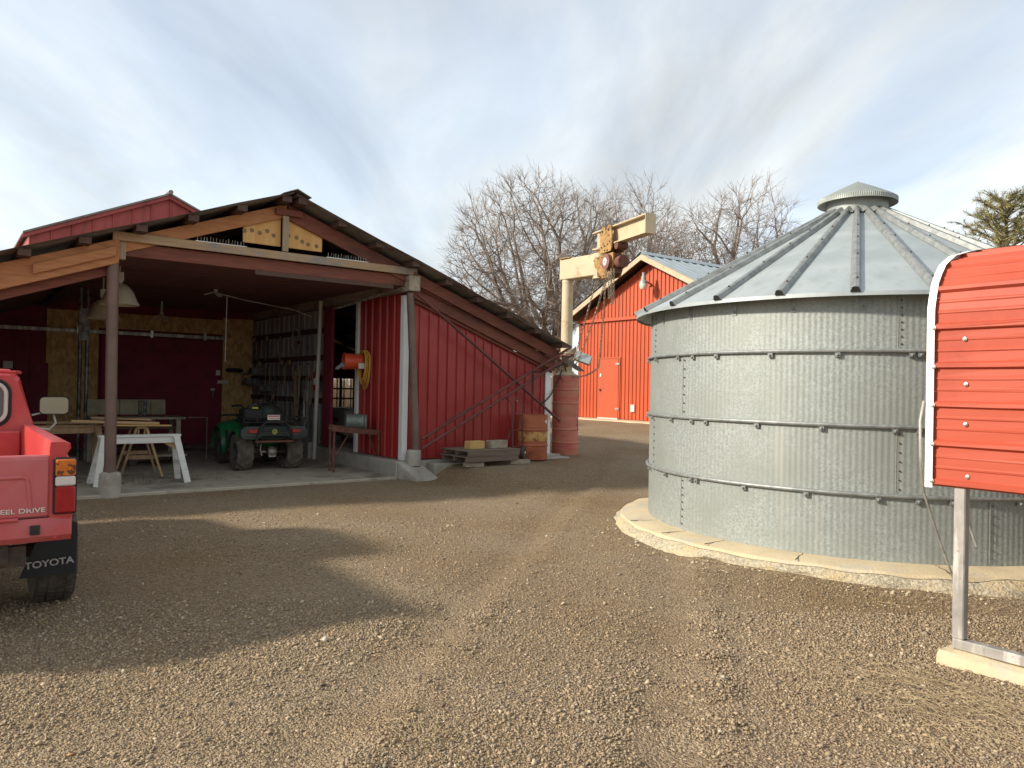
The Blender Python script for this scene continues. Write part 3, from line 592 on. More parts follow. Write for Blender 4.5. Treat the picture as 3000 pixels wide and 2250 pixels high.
# pad: trowelled cap over a rough aggregate edge
random.seed(21)
def ringnoise(n, amp): 
    ph = [(random.randint(2, 40), random.random()*6.28, random.random()) for _ in range(14)]
    return [amp*sum(w*math.sin(k*2*math.pi*i/n+p) for k, p, w in ph)/3 for i in range(n)]
n = 240; na = ringnoise(n, .012); nb_ = ringnoise(n, .03); nc = ringnoise(n, .012)
b = MB(); rows = []
for i in range(n+1):
    a = 2*math.pi*i/n; j = i % n
    rows.append([(r*math.cos(a), r*math.sin(a), z) for r, z in ((BR-.1, PADZ), (BR+.1, PADZ+.002), (2.52+na[j]*.5, PADZ-.002+nc[j]*.3), (2.60+na[j], PADZ-.02+nc[j]*.5), (2.615+na[j], PADZ-.045+nc[j]))])
b.strip(rows); B(b, 'pad_top', M_padtop, smooth=True, ang=40)
b = MB(); rows = []
for i in range(n+1):
    a = 2*math.pi*i/n; j = i % n; q = random.uniform(-.008, .008)
    rows.append([(r*math.cos(a), r*math.sin(a), z) for r, z in ((2.59+na[j], PADZ-.045+nc[j]), (2.63+na[j]+q, PADZ-.055+nc[j]), (2.665+nb_[j]*.6+random.uniform(-.01, .01), PADZ-.09), (2.70+nb_[j]+random.uniform(-.012, .012), .01), (2.73+nb_[j], -.08))])
b.strip(rows); B(b, 'pad_base', M_padrough, smooth=True, ang=50)
for a in (rad(204), rad(217), rad(236), rad(262), rad(188)):
    b = MB(); pts = []
    for k in range(7):
        r = BR+.02+k*.05; aa = a+random.uniform(-.004, .004); pts.append((r*math.cos(aa), r*math.sin(aa), PADZ+.0005))
    b.tube(pts, .004, 4); B(b, 'pad_crack', M_black)
cr_ = MB()   # crumbs broken off the pad edge
for i in range(70):
    a = rad(random.uniform(183, 268)); r = 2.73+abs(random.gauss(0, .14)); p = BC+Vector((r*math.cos(a), r*math.sin(a), 0)); q = random.uniform(.006, .017)
    cr_.ball((p.x, p.y, float(ground_z(p.x, p.y))+.008), q, 6, sz=random.uniform(.4, .8))
tag(cr_.build('concrete_crumbs', M_padtop), 'pale crumbs of broken concrete on the gravel beside the bin pad', 'concrete chips', kind='stuff')

# ------------------------------------------------------------------ far orange barn
BU = 16.6; barn = shed_thing('red_barn', 'bright orange red gabled barn with grey metal roof behind the hoist', 'barn', BU, 5.7, .45)
# local frame: x along u (depth), y along v, wall plane x = 0
def Bn(b, n, m_, **k): return b.build(n, m_, barn, **k)
HB = 3.42; EV = 3.62; PKZ = 5.30
rk = lambda y: PKZ-(PKZ-EV)*abs(y)/HB
for i in range(8):
    y0 = -HB+i*.856; y1 = y0+.86
    Bn(ribpanel(y0, y1, lambda y: .12, lambda y: EV-.12, lambda x, o, z: (-o*1.3, x, z), pitch=.1712, minor=False, h=.024), 'wall_panel', M_barnred)
    Bn(ribpanel(y0, y1, lambda y: EV-.12, lambda y: max(EV-.1, rk(y)-.02), lambda x, o, z: (-.012-o*1.3, x, z), pitch=.1712, minor=False, h=.024), 'gable_panel', M_barnred)
b = MB(); b.prism([(-HB, EV-.16), (HB, EV-.16), (HB, EV-.06), (-HB, EV-.06)], -.09, -.045, 'yz'); b.xf(Matrix.Identity(4)); Bn(b, 'drip_flashing', M_barnred)
b = MB(); b.box((.02, -HB+.02, .1), (9, HB-.02, EV-.2)); Bn(b, 'barn_core', M_barnred)
b = MB(); b.prism([(-HB+.02, EV-.2), (HB-.02, EV-.2), (0, PKZ-.1)], .02, 9, 'yz'); Bn(b, 'barn_core', M_barnred)
for s in (-1, 1):
    b = MB(); b.box((-.06, s*HB-.06, .1), (.02, s*HB+.06, EV-.165)); Bn(b, 'corner_trim', M_white, bev=.004)
    ye = s*(HB+.38); b = MB(); b.prism([(0, PKZ+.01), (ye, rk(ye)+.01), (ye, rk(ye)+.20), (0, PKZ+.20)], -.46, -.42, 'yz'); Bn(b, 'rake_board', M_fascia)
    b = MB(); rows = []
    for j in range(46*3+1):
        x = -.5+9.6*j/(46*3); h = (0, .03, .03)[j % 3] if (j//3) % 2 == 0 else 0
        rows.append([(x, s*.0, PKZ+.215+h), (x, s*(HB+.42), rk(HB+.42)+.215+h)])
    b.strip(rows); Bn(b, 'roof_sheet', M_barnroof)
    b = MB(); b.prism([(0, PKZ+.195), (ye, rk(ye)+.195), (ye, rk(ye)+.17), (0, PKZ+.17)], -.42, 9, 'yz'); Bn(b, 'roof_deck', M_darkwood)
b = MB(); b.prism([(-.2, PKZ+.15), (0, PKZ+.28), (.2, PKZ+.15), (.2, PKZ+.16), (0, PKZ+.295), (-.2, PKZ+.16)], -.5, 9.1, 'yz'); Bn(b, 'ridge_cap', M_barnroof)
dy = 1.78
b = MB(); b.box((-.06, dy-.46, .14), (-.035, dy+.46, 2.16)); bd = Bn(b, 'door', M_barnred, bev=.006); b = MB(); b.box((-.0345, dy-.475, .14), (-.032, dy+.475, 2.175)); b.build('door_gap', M_black, bd)
fr = MB()
for a0, a1 in (((-.045, dy-.52, .14), (-.03, dy-.47, 2.22)), ((-.045, dy+.47, .14), (-.03, dy+.52, 2.22)), ((-.045, dy-.47, 2.17), (-.03, dy+.47, 2.22))): fr.box(a0, a1)
fr.build('door_frame', M_barnred, bd)
b = MB(); b.box((-.075, dy-.46, .10), (-.03, dy+.52, .14)); b.build('door_sill', M_offwhite, bd)
for z in (.42, 1.95):
    b = MB(); b.box((-.075, dy-.52, z), (-.06, dy-.33, z+.07)); b.build('hinge', M_boltlight, bd)
b = MB(); b.box((-.085, dy+.36, 1.05), (-.06, dy+.43, 1.13)); b.build('knob', M_black, bd)
b = MB(); b.box((-.075, dy+.36, 1.55), (-.06, dy+.43, 1.66)); b.build('door_tag', M_plate, bd)
b = MB(); b.box((-.07, .55, .38), (-.035, .72, .62)); Bn(b, 'wall_vent', M_offwhite)
b = MB(); b.box((-.9, -HB-.6, -.4), (9, HB+.6, .10)); o = b.build('barn_footing', M_padtop, barn, bev=.02)
lamp = shed_thing('yard_lamp', 'grey and white jar shaped yard lamp under the gable of the orange barn', 'lamp', BU-.03, 5.55, .45)
b = MB(); b.tube([(-.02, .12, 4.55), (-.12, .12, 4.62), (-.3, .06, 4.62), (-.38, .03, 4.6)], .022, 8); b.lathe([(.001, 0), (.06, .0), (.06, .03), (.001, .03)], 14, (-.02, .12, 4.55), (-1, 0, 0)); b.build('lamp_arm', M_barnred, lamp, True)
b = MB(); b.lathe([(.001, .36), (.05, .36), (.05, .26), (.07, .25), (.075, .12), (.12, .08), (.13, .0)], 20, (-.42, .02, 4.52)); b.build('lamp_housing', M_galv, lamp, True)
b = MB(); b.lathe([(.128, 0), (.135, -.04), (.115, -.13), (.09, -.17), (.001, -.175)], 20, (-.42, .02, 4.52)); b.build('lamp_lens', M_lampglass, lamp, True)

# ------------------------------------------------------------------ tall barn behind the shed
tall = shed_thing('tall_barn', 'faded red steel barn gable rising behind the shed roof', 'barn', 2.9, 10.0, 0)
TP, TS, TW = 6.42, .447, 3.1
tz = lambda x: TP-TS*abs(x)
def T(b, n, m_, **k): return b.build(n, m_, tall, **k)
for i in range(7):
    x0 = -TW+i*.886; T(ribpanel(x0, x0+.89, lambda x: .1, lambda x: tz(x)-.03, lambda x, o, z: (x, -o*1.6, z), pitch=.443, minor=False, h=.022), 'wall_panel', M_tallred)
b = MB(); b.prism([(-TW, .05), (TW, .05), (TW, tz(TW)-.05), (0, TP-.05), (-TW, tz(TW)-.05)], .03, 8, 'xz'); T(b, 'barn_core', M_tallred)
for s in (-1, 1):
    b = MB(); xe = s*(TW+.12); b.prism([(0, TP), (xe, tz(xe)), (xe, tz(xe)+.05), (0, TP+.05)], -.14, 8.2, 'xz'); T(b, 'roof_sheet', M_roofmetal)
    b = MB(); b.prism([(0, TP-.005), (xe, tz(xe)-.005), (xe, tz(xe)-.10), (0, TP-.10)], -.10, -.05, 'xz'); T(b, 'rake_trim', M_tallred)
b = MB(); b.cyl((0, -.2, TP+.06), (0, 8.2, TP+.06), .06, 8); T(b, 'ridge_cap', M_roofmetal)

# ------------------------------------------------------------------ jib hoist on two stacked drums
HP = W(8.38, .35); gz = float(ground_z(HP.x, HP.y))-.01
hoist = thing('jib_hoist', 'cream jib crane hoist with rusty trolley standing on two stacked faded red drums', 'hoist', (HP.x, HP.y, gz))
def H(b, n, m_, **k): return b.build(n, m_, hoist, **k)
def drum_profile(r, h):
    p = [(.001, .012), (r-.012, .012), (r-.004, 0), (r, .008)]
    for zz in (.32, .66): p += [(r, h*zz-.022), (r+.011, h*zz-.009), (r+.011, h*zz+.009), (r, h*zz+.022)]
    return p+[(r, h-.008), (r+.004, h-.004), (r-.002, h), (r-.012, h-.012), (.001, h-.012)]
for k in range(2):
    b = MB(); b.lathe(drum_profile(.268, .80), 40, (0, 0, k*.80)); H(b, 'drum', M_drumred, smooth=True)
b = MB(); b.lathe([(.001, 1.6), (.24, 1.6), (.25, 1.63), (.17, 1.66), (.15, 1.70), (.001, 1.70)], 28); H(b, 'base_plate', M_cream, smooth=True)
b = MB(); b.lathe([(.125, 1.68), (.125, 2.06), (.15, 2.06), (.15, 2.085), (.118, 2.09), (.112, 3.5), (.116, 3.5), (.116, 3.52), (.112, 3.54), (.112, 3.62)], 28); H(b, 'mast', M_cream, smooth=True)
b = MB()
for i in range(8):
    a = i*math.pi/4; b.cyl((.138*math.cos(a), .138*math.sin(a), 2.04), (.138*math.cos(a), .138*math.sin(a), 2.105), .012, 6)
H(b, 'flange_bolts', M_boltrust)['kind'] = 'stuff'
PV = Vector((.60, -.68, 0)); dA = PV.normalized(); nA = Vector((-dA.y, dA.x, 0))
b = MB(); z0, z1 = 3.56, 3.98
b.add([tuple(q+Vector((0, 0, z))) for z in (z0, z1) for q in (-dA*.13+nA*.12, -dA*.13-nA*.12, PV-nA*.16, PV+nA*.16)], [(0, 3, 2, 1), (4, 5, 6, 7), (0, 1, 5, 4), (1, 2, 6, 5), (2, 3, 7, 6), (3, 0, 4, 7)])
H(b, 'lower_arm', M_cream, bev=.015, fix=True)
b = MB(); b.box((-.16, -.16, 3.985), (.16, .16, 4.0)); b.v = [tuple(dA*(x+.05)*.9+nA*y+Vector((0, 0, z))) for x, y, z in b.v]; H(b, 'arm_cap', M_mustard)
b = MB(); b.lathe([(.001, 3.50), (.165, 3.50), (.165, 3.53), (.155, 3.54), (.155, 3.99), (.165, 4.0), (.001, 4.005)], 28, tuple(PV)); H(b, 'pivot_barrel', M_cream, smooth=True)
b = MB(); b.cyl(PV+Vector((0, 0, 3.98)), PV+Vector((0, 0, 4.42)), .085, 20); b.cyl(PV+Vector((0, 0, 4.06)), PV+Vector((0, 0, 4.075)), .15, 20); H(b, 'pivot_post', M_cream, smooth=True)
BL0 = PV+Vector((-.08, .15, 0)); bd_ = Vector((.72, -1.75, 0)).normalized(); bn = Vector((-bd_.y, bd_.x, 0)); BLN = 1.92; zb0, zb1 = 4.08, 4.42
b = MB(); pI = lambda t, s, z: tuple(BL0+bd_*t+bn*s+Vector((0, 0, z)))
def ibox(b, t0, t1, s0, s1, za, zb, mi=0):
    b.add([pI(t, s, z) for z in (za, zb) for t, s in ((t0, s0), (t1, s0), (t1, s1), (t0, s1))], [(0, 3, 2, 1), (4, 5, 6, 7), (0, 1, 5, 4), (1, 2, 6, 5), (2, 3, 7, 6), (3, 0, 4, 7)], mi)
ibox(b, 0, BLN, -.10, .10, zb0, zb0+.022); ibox(b, 0, BLN, -.10, .10, zb1-.022, zb1); ibox(b, .1, BLN-.01, -.008, .008, zb0+.022, zb1-.022); H(b, 'jib_beam', M_cream, fix=True)
b = MB(); ibox(b, BLN, BLN+.015, -.105, .105, zb0-.005, zb1+.005); ibox(b, BLN-.05, BLN-.001, -.098, -.02, zb0+.024, zb1-.1); H(b, 'end_plate', M_cream, fix=True)
for s in (-.135, .135):      # trolley side plates with rounded ears
    t0 = .40; poly = [(t0, 3.94), (t0, 4.27), (t0+.03, 4.33)]
    for cxp in (t0+.11, t0+.33): poly += [(cxp+.085*math.cos(a), 4.36+.085*math.sin(a)) for a in np.linspace(math.pi, 0, 7)]
    poly += [(t0+.44, 4.27), (t0+.44, 3.99), (t0+.40, 3.94)]
    b = MB(); nn = len(poly); b.add([pI(t, s-.012, z) for t, z in poly]+[pI(t, s+.012, z) for t, z in poly], [tuple(range(nn)), tuple(range(2*nn-1, nn-1, -1))]+[(i, nn+i, nn+(i+1) % nn, (i+1) % nn) for i in range(nn)])
    pl = H(b, 'trolley_plate', M_mustard, fix=True)
    for tt, zz in ((.1, 4.35), (.33, 4.35), (.07, 4.05), (.2, 4.06), (.3, 4.08), (.38, 4.12), (.2, 3.98), (.3, 3.97)):
        b = MB(); sg = -1 if s < 0 else 1; b.cyl(pI(t0+tt, s+sg*.012, zz), pI(t0+tt, s+sg*.03, zz), .02 if zz > 4.3 else .013, 8); b.build('plate_bolt', M_boltrust, pl)
for tt in (.50, .95):
    b = MB(); b.cyl(pI(tt, -.11, 4.02), pI(tt, .11, 4.02), .07, 18); H(b, 'trolley_wheel', M_rustdark, smooth=True)
# hoist body slung under the trolley
t0 = .12; poly = [(t0, 3.90), (t0+.78, 3.90), (t0+.78, 3.66), (t0+.66, 3.46), (t0+.38, 3.46), (t0+.08, 3.72), (t0, 3.76)]
for s in (-.13, .08):
    b = MB(); nn = len(poly); b.add([pI(t, s-.015, z) for t, z in poly]+[pI(t, s+.015, z) for t, z in poly], [tuple(range(nn)), tuple(range(2*nn-1, nn-1, -1))]+[(i, nn+i, nn+(i+1) % nn, (i+1) % nn) for i in range(nn)]); pl = H(b, 'hoist_plate', M_mustard, fix=True)
    for tt, zz in ((.06, 3.84), (.22, 3.86), (.36, 3.86), (.36, 3.72), (.45, 3.5), (.62, 3.5)):
        b = MB(); sg = -1 if s < 0 else 1; b.cyl(pI(t0+tt, s+sg*.015, zz), pI(t0+tt, s+sg*.028, zz), .012, 8); b.build('plate_bolt', M_boltrust, pl)
b = MB(); ibox(b, t0+.1, t0+.76, -.114, .064, 3.52, 3.89); H(b, 'gear_case', M_rustdark, fix=True)
pc = pI(t0+.62, -.15, 3.74)
b = MB(); b.lathe([(.001, .0), (.13, .0), (.15, .01), (.15, .03), (.115, .035), (.115, .045), (.15, .05), (.15, .07), (.001, .072)], 28, pc, -bn); H(b, 'pulley', M_pulley, smooth=True)
b = MB(); b.lathe([(.001, .077), (.075, .077), (.075, .074), (.001, .074)], 24, pc, -bn); b.lathe([(.02, .079), (.001, .079)], 12, pc, -bn, mi=1); pp = H(b, 'pulley_face', [M_plate, M_pulley])
for i in range(6):
    a = i*math.pi/3; c = Vector(pc)-bn*.0785+bd_*.05*math.cos(a)+Vector((0, 0, .05*math.sin(a))); b = MB(); b.lathe([(.001, .001), (.011, 0)], 8, c, -bn); b.build('pulley_hole', M_black, pp)
b = MB(); b.cyl(pI(t0+.74, .0, 3.72), pI(t0+.93, .0, 3.72), .12, 18); H(b, 'hoist_motor', M_rustdark, smooth=True)
b = MB(); b.tube([(-.25, .02, 2.03), (-.1, -.14, 2.02), (.05, -.13, 2.0)], .018, 6); b.beam((-.3, -.05, 2.03), (.02, -.16, 1.80), .02, .05); b.beam((-.1, -.16, 2.0), (.0, -.15, 1.66), .012, .03); H(b, 'stay_bracket', M_rustdark)
b = MB(); b.add([(-.12, -.17, 1.98), (.0, -.21, 1.96), (.24, -.21, 1.80), (.37, -.2, 1.70), (.2, -.2, 1.72), (.02, -.2, 1.85)], [(0, 1, 2, 3, 4, 5)]); b.add([(-.12, -.165, 1.975), (.0, -.2, 1.95), (.24, -.2, 1.79), (.37, -.19, 1.695), (.2, -.19, 1.715), (.02, -.19, 1.845)], [(5, 4, 3, 2, 1, 0)]); H(b, 'metal_flap', M_roofmetal)
b = MB(); b.box((-.17, -.1, -.09), (.17, .1, .09)); bx_ = H(b, 'junction_box', M_galvroof, bev=.008); bx_.location = (.33, -.12, 1.97); bx_.rotation_euler = (rad(-8), rad(20), rad(-10))
b = MB(); b.beam((.1, -.05, 1.97), (.2, -.1, 1.98), .03, .03); H(b, 'box_bracket', M_steel)

def chain_mesh(pts, link=.06, w=.0075, name='chain'):
    """links laid along a polyline, each turned a quarter"""
    P_ = [Vector(p) for p in pts]; seg = [(P_[i+1]-P_[i]).length for i in range(len(P_)-1)]; tot = sum(seg); n = int(tot/(link*.78)); b = MB()
    for k in range(n):
        s = (k+.5)/n*tot; i = 0
        while i < len(seg)-1 and s > seg[i]: s -= seg[i]; i += 1
        d = (P_[i+1]-P_[i]).normalized(); c = P_[i]+d*s; e = d.orthogonal().normalized(); f = d.cross(e)
        if k % 2: e = f
        r = link*.3; ring = []
        for q in range(8):
            a = 2*math.pi*q/8; ring.append(c+d*(math.cos(a)*link*.5)+e*(math.sin(a)*r))
        b.tube(ring, w, 4, closed=True)
    return b
def sag(p, q, s, n=12):
    p = Vector(p); q = Vector(q); return [p.lerp(q, i/n)-Vector((0, 0, s*4*(i/n)*(1-i/n))) for i in range(n+1)]
hb = Vector((HP.x, HP.y, gz))
def chain(pts, label, m_=M_chain, **k): return tag(chain_mesh(pts, **k).build('chain', m_), label, 'chain', 'chains on the hoist')
pA = hb+Vector(pI(t0+.15, -.1, 3.60)); pB = hb+Vector(pI(t0+.45, -.1, 3.44)); pC = hb+Vector(pI(t0+.72, -.24, 3.60))
foot = hb+Vector((.12, -.18, 1.75))
chain(sag(pA, foot+Vector((.0, 0, .12)), .03), 'straight chain running from hoist arm down to the mast, leftmost of three')
chain(sag(pB, foot+Vector((.03, -.02, .02)), .12), 'middle of three chains slanting from the hoist body down to the mast')
chain(sag(pC, hb+Vector((.62, -.35, 1.78)), .16)+sag(hb+Vector((.62, -.35, 1.78)), foot+Vector((-.1, -.03, -.12)), .1, 6), 'long slack chain hanging from the pulley and curving back to the mast')
for k in range(2):
    o_ = Vector(((k-.5)*.05, -.03*(k % 2), 0)); base = hb+Vector(pI(t0+.80, -.16, 3.58))+o_; chain([base, base-Vector((0, 0, .5+.12*k)), base-Vector((.035, 0, .54+.12*k)), base-Vector((.045, 0, .05))], ['shorter doubled chain hanging free below the hoist motor', 'longer doubled chain hanging free below the hoist motor'][k], link=.05, w=.006)
chain(sag(hb+Vector((-.05, -.2, 1.86)), W(7.05, -.24, 1.86), .05, 8)+[W(7.05, -.24, 1.45)], 'chain slung from the mast to the diagonal braces', M_chaindark)
chain(sag(hb+Vector((-.1, -.22, 1.72)), W(7.28, -.2, 1.27), .14, 8), 'dark chain drooping from the mast foot to the brace over the drum', M_chaindark)

# ------------------------------------------------------------------ red carport
CU, CV = 2.88, -9.25
carp = shed_thing('red_carport', 'red metal carport with horizontal ribs and white edge trim in front of the bin', 'carport', CU, CV, 0)
def Cp(b, n, m_, **k): return b.build(n, m_, carp, **k)
CW, CL = 3.6, 4.6
half = [(0, 1.02), (0, 2.06), (.035, 2.20), (.11, 2.31), (.24, 2.385), (.5, 2.45), (1.15, 2.565), (1.8, 2.66)]
prof = half+[(CW-x, z) for x, z in half[-2::-1]]
# resample the profile by length, adding a rib every nine inches
def at_len(s):
    for (a, b) in zip(prof[:-1], prof[1:]):
        d = math.dist(a, b)
        if s <= d: t = s/d; return (a[0]+(b[0]-a[0])*t, a[1]+(b[1]-a[1])*t), ((b[0]-a[0])/d, (b[1]-a[1])/d)
        s -= d
    return prof[-1], (0, -1)
TOT = sum(math.dist(a, b) for a, b in zip(prof[:-1], prof[1:]))
pr = ribprofile(0, TOT, pitch=.229, h=.022)
pts_ = []
brk = np.cumsum([math.dist(a, b) for a, b in zip(prof[:-1], prof[1:])])
ss = sorted([(s, o) for s, o in pr]+[(float(s), None) for s in brk[:-1]])
for i, (s, o) in enumerate(ss):
    if o is None:
        pv = max((q for q in pr if q[0] <= s), key=lambda q: q[0]); nx_ = min((q for q in pr if q[0] >= s), key=lambda q: q[0])
        o = pv[1] if nx_[0] == pv[0] else pv[1]+(nx_[1]-pv[1])*(s-pv[0])/(nx_[0]-pv[0])
    (x, z), (tx, tz_) = at_len(s); pts_.append((s, x-tz_*o, z+tx*o))
cuts = [0, .916, 1.832, 2.748, 3.664, 4.58, 5.496, 6.412, 7.4]
random.seed(5)
for k in range(len(cuts)-1):
    seg = [p for p in pts_ if cuts[k]-1e-6 <= p[0] <= cuts[k+1]+.05]
    if len(seg) < 2: continue
    rows = []
    for j in range(13):
        y = -j*CL/12
        # oil-canning: sheet steel is never quite flat
        rows.append([(x+(random.uniform(-.0022, .0022) if 0 < j else 0)-(.012*math.exp(-((s-.12)/.1)**2-((y+.32)/.1)**2)), y, z+(random.uniform(-.002, .002) if j else 0)-.003*(k % 2)) for s, x, z in seg])
    b = MB(); b.strip(rows); Cp(b, 'steel_sheet', M_carred)
# white edge trim: a folded strip following the profile at the far end, in lengths
def trim(s0, s1, name='edge_trim', off=.02):
    b = MB(); n = max(2, int((s1-s0)/.07)); r1, r2, r3 = [], [], []
    for i in range(n+1):
        (x, z), (tx, tz_) = at_len(s0+(s1-s0)*i/n); nx2, nz2 = -tz_, tx
        r1.append((x+nx2*(off+.006), -.032, z+nz2*(off+.006))); r2.append((x+nx2*(off+.006), .012, z+nz2*(off+.006))); r3.append((x-nx2*.03, .012, z-nz2*.03))
    b.strip([r1, r2, r3]); return Cp(b, name, M_white, smooth=True, ang=40)
trim(-.01, .57); trim(.572, 1.12, off=.0205); trim(1.122, 3.6); trim(3.602, TOT-.02)
sc = MB(); sc.lathe([(.001, .009), (.007, .008), (.008, .004), (.012, .003), (.013, 0)], 10, (0, 0, 0), (-1, 0, 0)); scm = sc.mesh('screw', M_boltlight, True)
for s, y in ((.03, -.03), (.245, -.03), (.475, -.03), (.70, -.03), (.93, -.03)):
    (x, z), _ = at_len(s); inst('screw', scm, carp, (x-.028, y, z))
for s, y in ((.07, -.215), (.37, -.20), (.60, -.20), (.86, -.19), (.935, -.19)):
    (x, z), _ = at_len(s); inst('screw', scm, carp, (x-.008, y, z))
def sqtube(b, p, q, w): b.beam(p, q, w, w)
for xx in (.035, CW-.035):
    for y in (-.17, -1.65, -3.1, -4.5):
        b = MB(); yy = y-.3 if (xx > 1 and y == -.17) else y; lean = -.012 if xx < 1 else 0
        b.beam((xx+lean*0, yy, .15), (xx, yy, 2.05), .064, .064, up=(0, 1, 0)); Cp(b, 'leg', M_steel, bev=.006)
    b = MB(); b.box((xx-.032, -4.6, .09), (xx+.032, -.14 if xx < 1 else -.42, .149)); Cp(b, 'base_rail', M_galvdark if xx > 1 else M_steel, bev=.006)
for y in (-.17, -1.65, -3.1, -4.5):
    b = MB(); b.tube([(.06, y, 2.06), (.12, y, 2.2), (.3, y, 2.31), (1.8, y, 2.57), (CW-.3, y, 2.31), (CW-.12, y, 2.2), (CW-.06, y, 2.06)], .03, 4); Cp(b, 'roof_bow', M_steel)
b = MB(); rows = []; random.seed(9)
for i in range(26):
    y = -.1-i*.18; rows.append([(x+random.uniform(-.012, .012), y, z+random.uniform(-.008, .008)) for x, z in ((-.10, -.1), (-.085, .055), (-.05, .085), (.10, .087), (.13, .05), (.14, -.1))])
b.strip(rows); b.add(rows[0], [(0, 1, 2, 3, 4, 5)]); Cp(b, 'footing', M_padtop, smooth=True, ang=40)
for pts, nm in (([(-.035, .02, 1.52), (-.045, .035, 1.4), (-.04, .032, 1.15), (.0, .03, .98), (.16, -.0, .66), (.36, -.05, .28)], 'wire'), ([(.28, -.06, 1.05), (.34, -.06, .85), (.45, -.09, .62)], 'wire')):
    b = MB(); b.tube(pts, .0075, 6); Cp(b, nm, M_steel, smooth=True)

# ------------------------------------------------------------------ pickup truck
TC = Vector((-2.62, 4.6, 0))-UA*.80
truck = thing('pickup_truck', 'faded red pickup truck with its tailgate towards the yard at left edge', 'pickup', TC, TH)
def Tk(b, n, m_, par=None, **k): return b.build(n, m_, par or truck, **k)
def side_section(s):   # bed side seen from behind: outer skin, rail cap, inner skin
    return [(s*.70, .60), (s*.765, .66), (s*.79, .78), (s*.80, .93), (s*.795, 1.02), (s*.765, 1.075), (s*.745, 1.10), (s*.765, 1.135), (s*.762, 1.165), (s*.745, 1.175), (s*.67, 1.175), (s*.665, 1.13), (s*.665, .72), (s*.60, .70)]
for s in (-1, 1):
    sec = side_section(s); rows = []
    for y in (0.0, .015, .45, .62, .8, 1.0, 1.2, 1.38, 1.55, 2.15):
        fl = max(0, 1-((y-1.0)/.5)**2) if .45 < y < 1.55 else 0     # wheel flare
        ins = -.012 if y == 0 else 0
        rows.append([(x+s*(fl*.045 if z < 1.0 else 0)+s*ins, y, z+(fl*.26 if z < .7 and i < 2 else 0)) for i, (x, z) in enumerate(sec)])
    b = MB(); b.strip(rows); n_ = len(sec)
    b.add(rows[0], [tuple(range(n_))]); b.add(rows[-1], [tuple(range(n_-1, -1, -1))]); Tk(b, 'bed_side', M_truck, smooth=True, ang=40, fix=True)
b = MB(); b.box((-.66, .05, .66), (.66, 2.15, .70)); Tk(b, 'bed_floor', M_truckpink)
b = MB(); b.box((-.66, 2.10, .70), (.66, 2.15, 1.12)); Tk(b, 'bed_front', M_truck, bev=.01)
# tailgate: top roll, pressed panel
b = MB(); tgp = [(-.66, .72), (.66, .72), (.66, 1.10), (-.66, 1.10)]
b.box((-.655, -.012, .735), (.655, .03, 1.085)); b.tube([(-.655, .012, 1.082), (.655, .012, 1.082)], .02, 10)
gate = Tk(b, 'tailgate', M_truckpink, bev=.01)
b = MB(); b.box((-.672, .006, .70), (-.652, .03, 1.09)); b.box((.652, .006, .70), (.672, .03, 1.09)); b.box((-.66, .0, .715), (.66, .03, .737)); b.build('panel_gap', M_black, gate)
for gx in (-.45, .45):
    b = MB(); b.cyl((gx-.05, -.018, .73), (gx+.05, -.018, .73), .012, 8); b.build('hinge', M_truckpink, gate, True)
b = MB()
for (xa, za, xb, zb) in ((-.52, .975, .52, .975), (.545, .95, .56, .79), (-.545, .95, -.56, .79)):
    b.tube([(xa, -.012, za), (xb, -.012, zb)], .012, 8)
b.tube([(.52, -.012, .975), (.538, -.012, .968), (.545, -.012, .95)], .012, 8); b.tube([(-.52, -.012, .975), (-.538, -.012, .968), (-.545, -.012, .95)], .012, 8); b.build('pressing', M_truckpink, gate, True)
tm = text_mesh('4 WHEEL DRIVE', .038, M_lettering, .0015, .0004, 1.32); o = inst('lettering', tm, gate, (.46, -.0155, .778), (rad(90), 0, 0))
b = MB(); rows = [[(x, y, z) for x in np.linspace(-.795, .795, 9)] for y, z in ((-.004, .728), (-.012, .70), (-.008, .62), (.02, .585), (.1, .58))]
for r_ in rows:
    r_[0] = (-.775, r_[0][1]+.01, r_[0][2]); r_[-1] = (.775, r_[-1][1]+.01, r_[-1][2])
b.strip(rows); Tk(b, 'rear_valance', M_truckpink, smooth=True)
b = MB(); b.box((.56, -.026, .635), (.61, -.006, .69)); b.tube([(.57, -.029, .645), (.585, -.029, .678), (.60, -.029, .645)], .004, 4); Tk(b, 'plate_lamp', M_dkmetal, bev=.004)
for s in (-1, 1):   # tail lamps: amber over clear over red, dark surround
    b = MB(); b.box((s*.672 if s > 0 else -.797, -.022, .745), (.797 if s > 0 else -.672, -.002, 1.085)); tl = Tk(b, 'tail_lamp', M_black, bev=.01)
    xa, xb = (.682, .787) if s > 0 else (-.787, -.682)
    for nm, z0, z1, m_ in (('amber_lens', .975, 1.075, M_amber), ('reverse_lens', .915, .972, M_clear), ('red_lens', .755, .912, M_redlens)):
        b = MB(); b.box((xa, -.04, z0), (xb, -.018, z1)); b.build(nm, m_, tl, bev=.008)
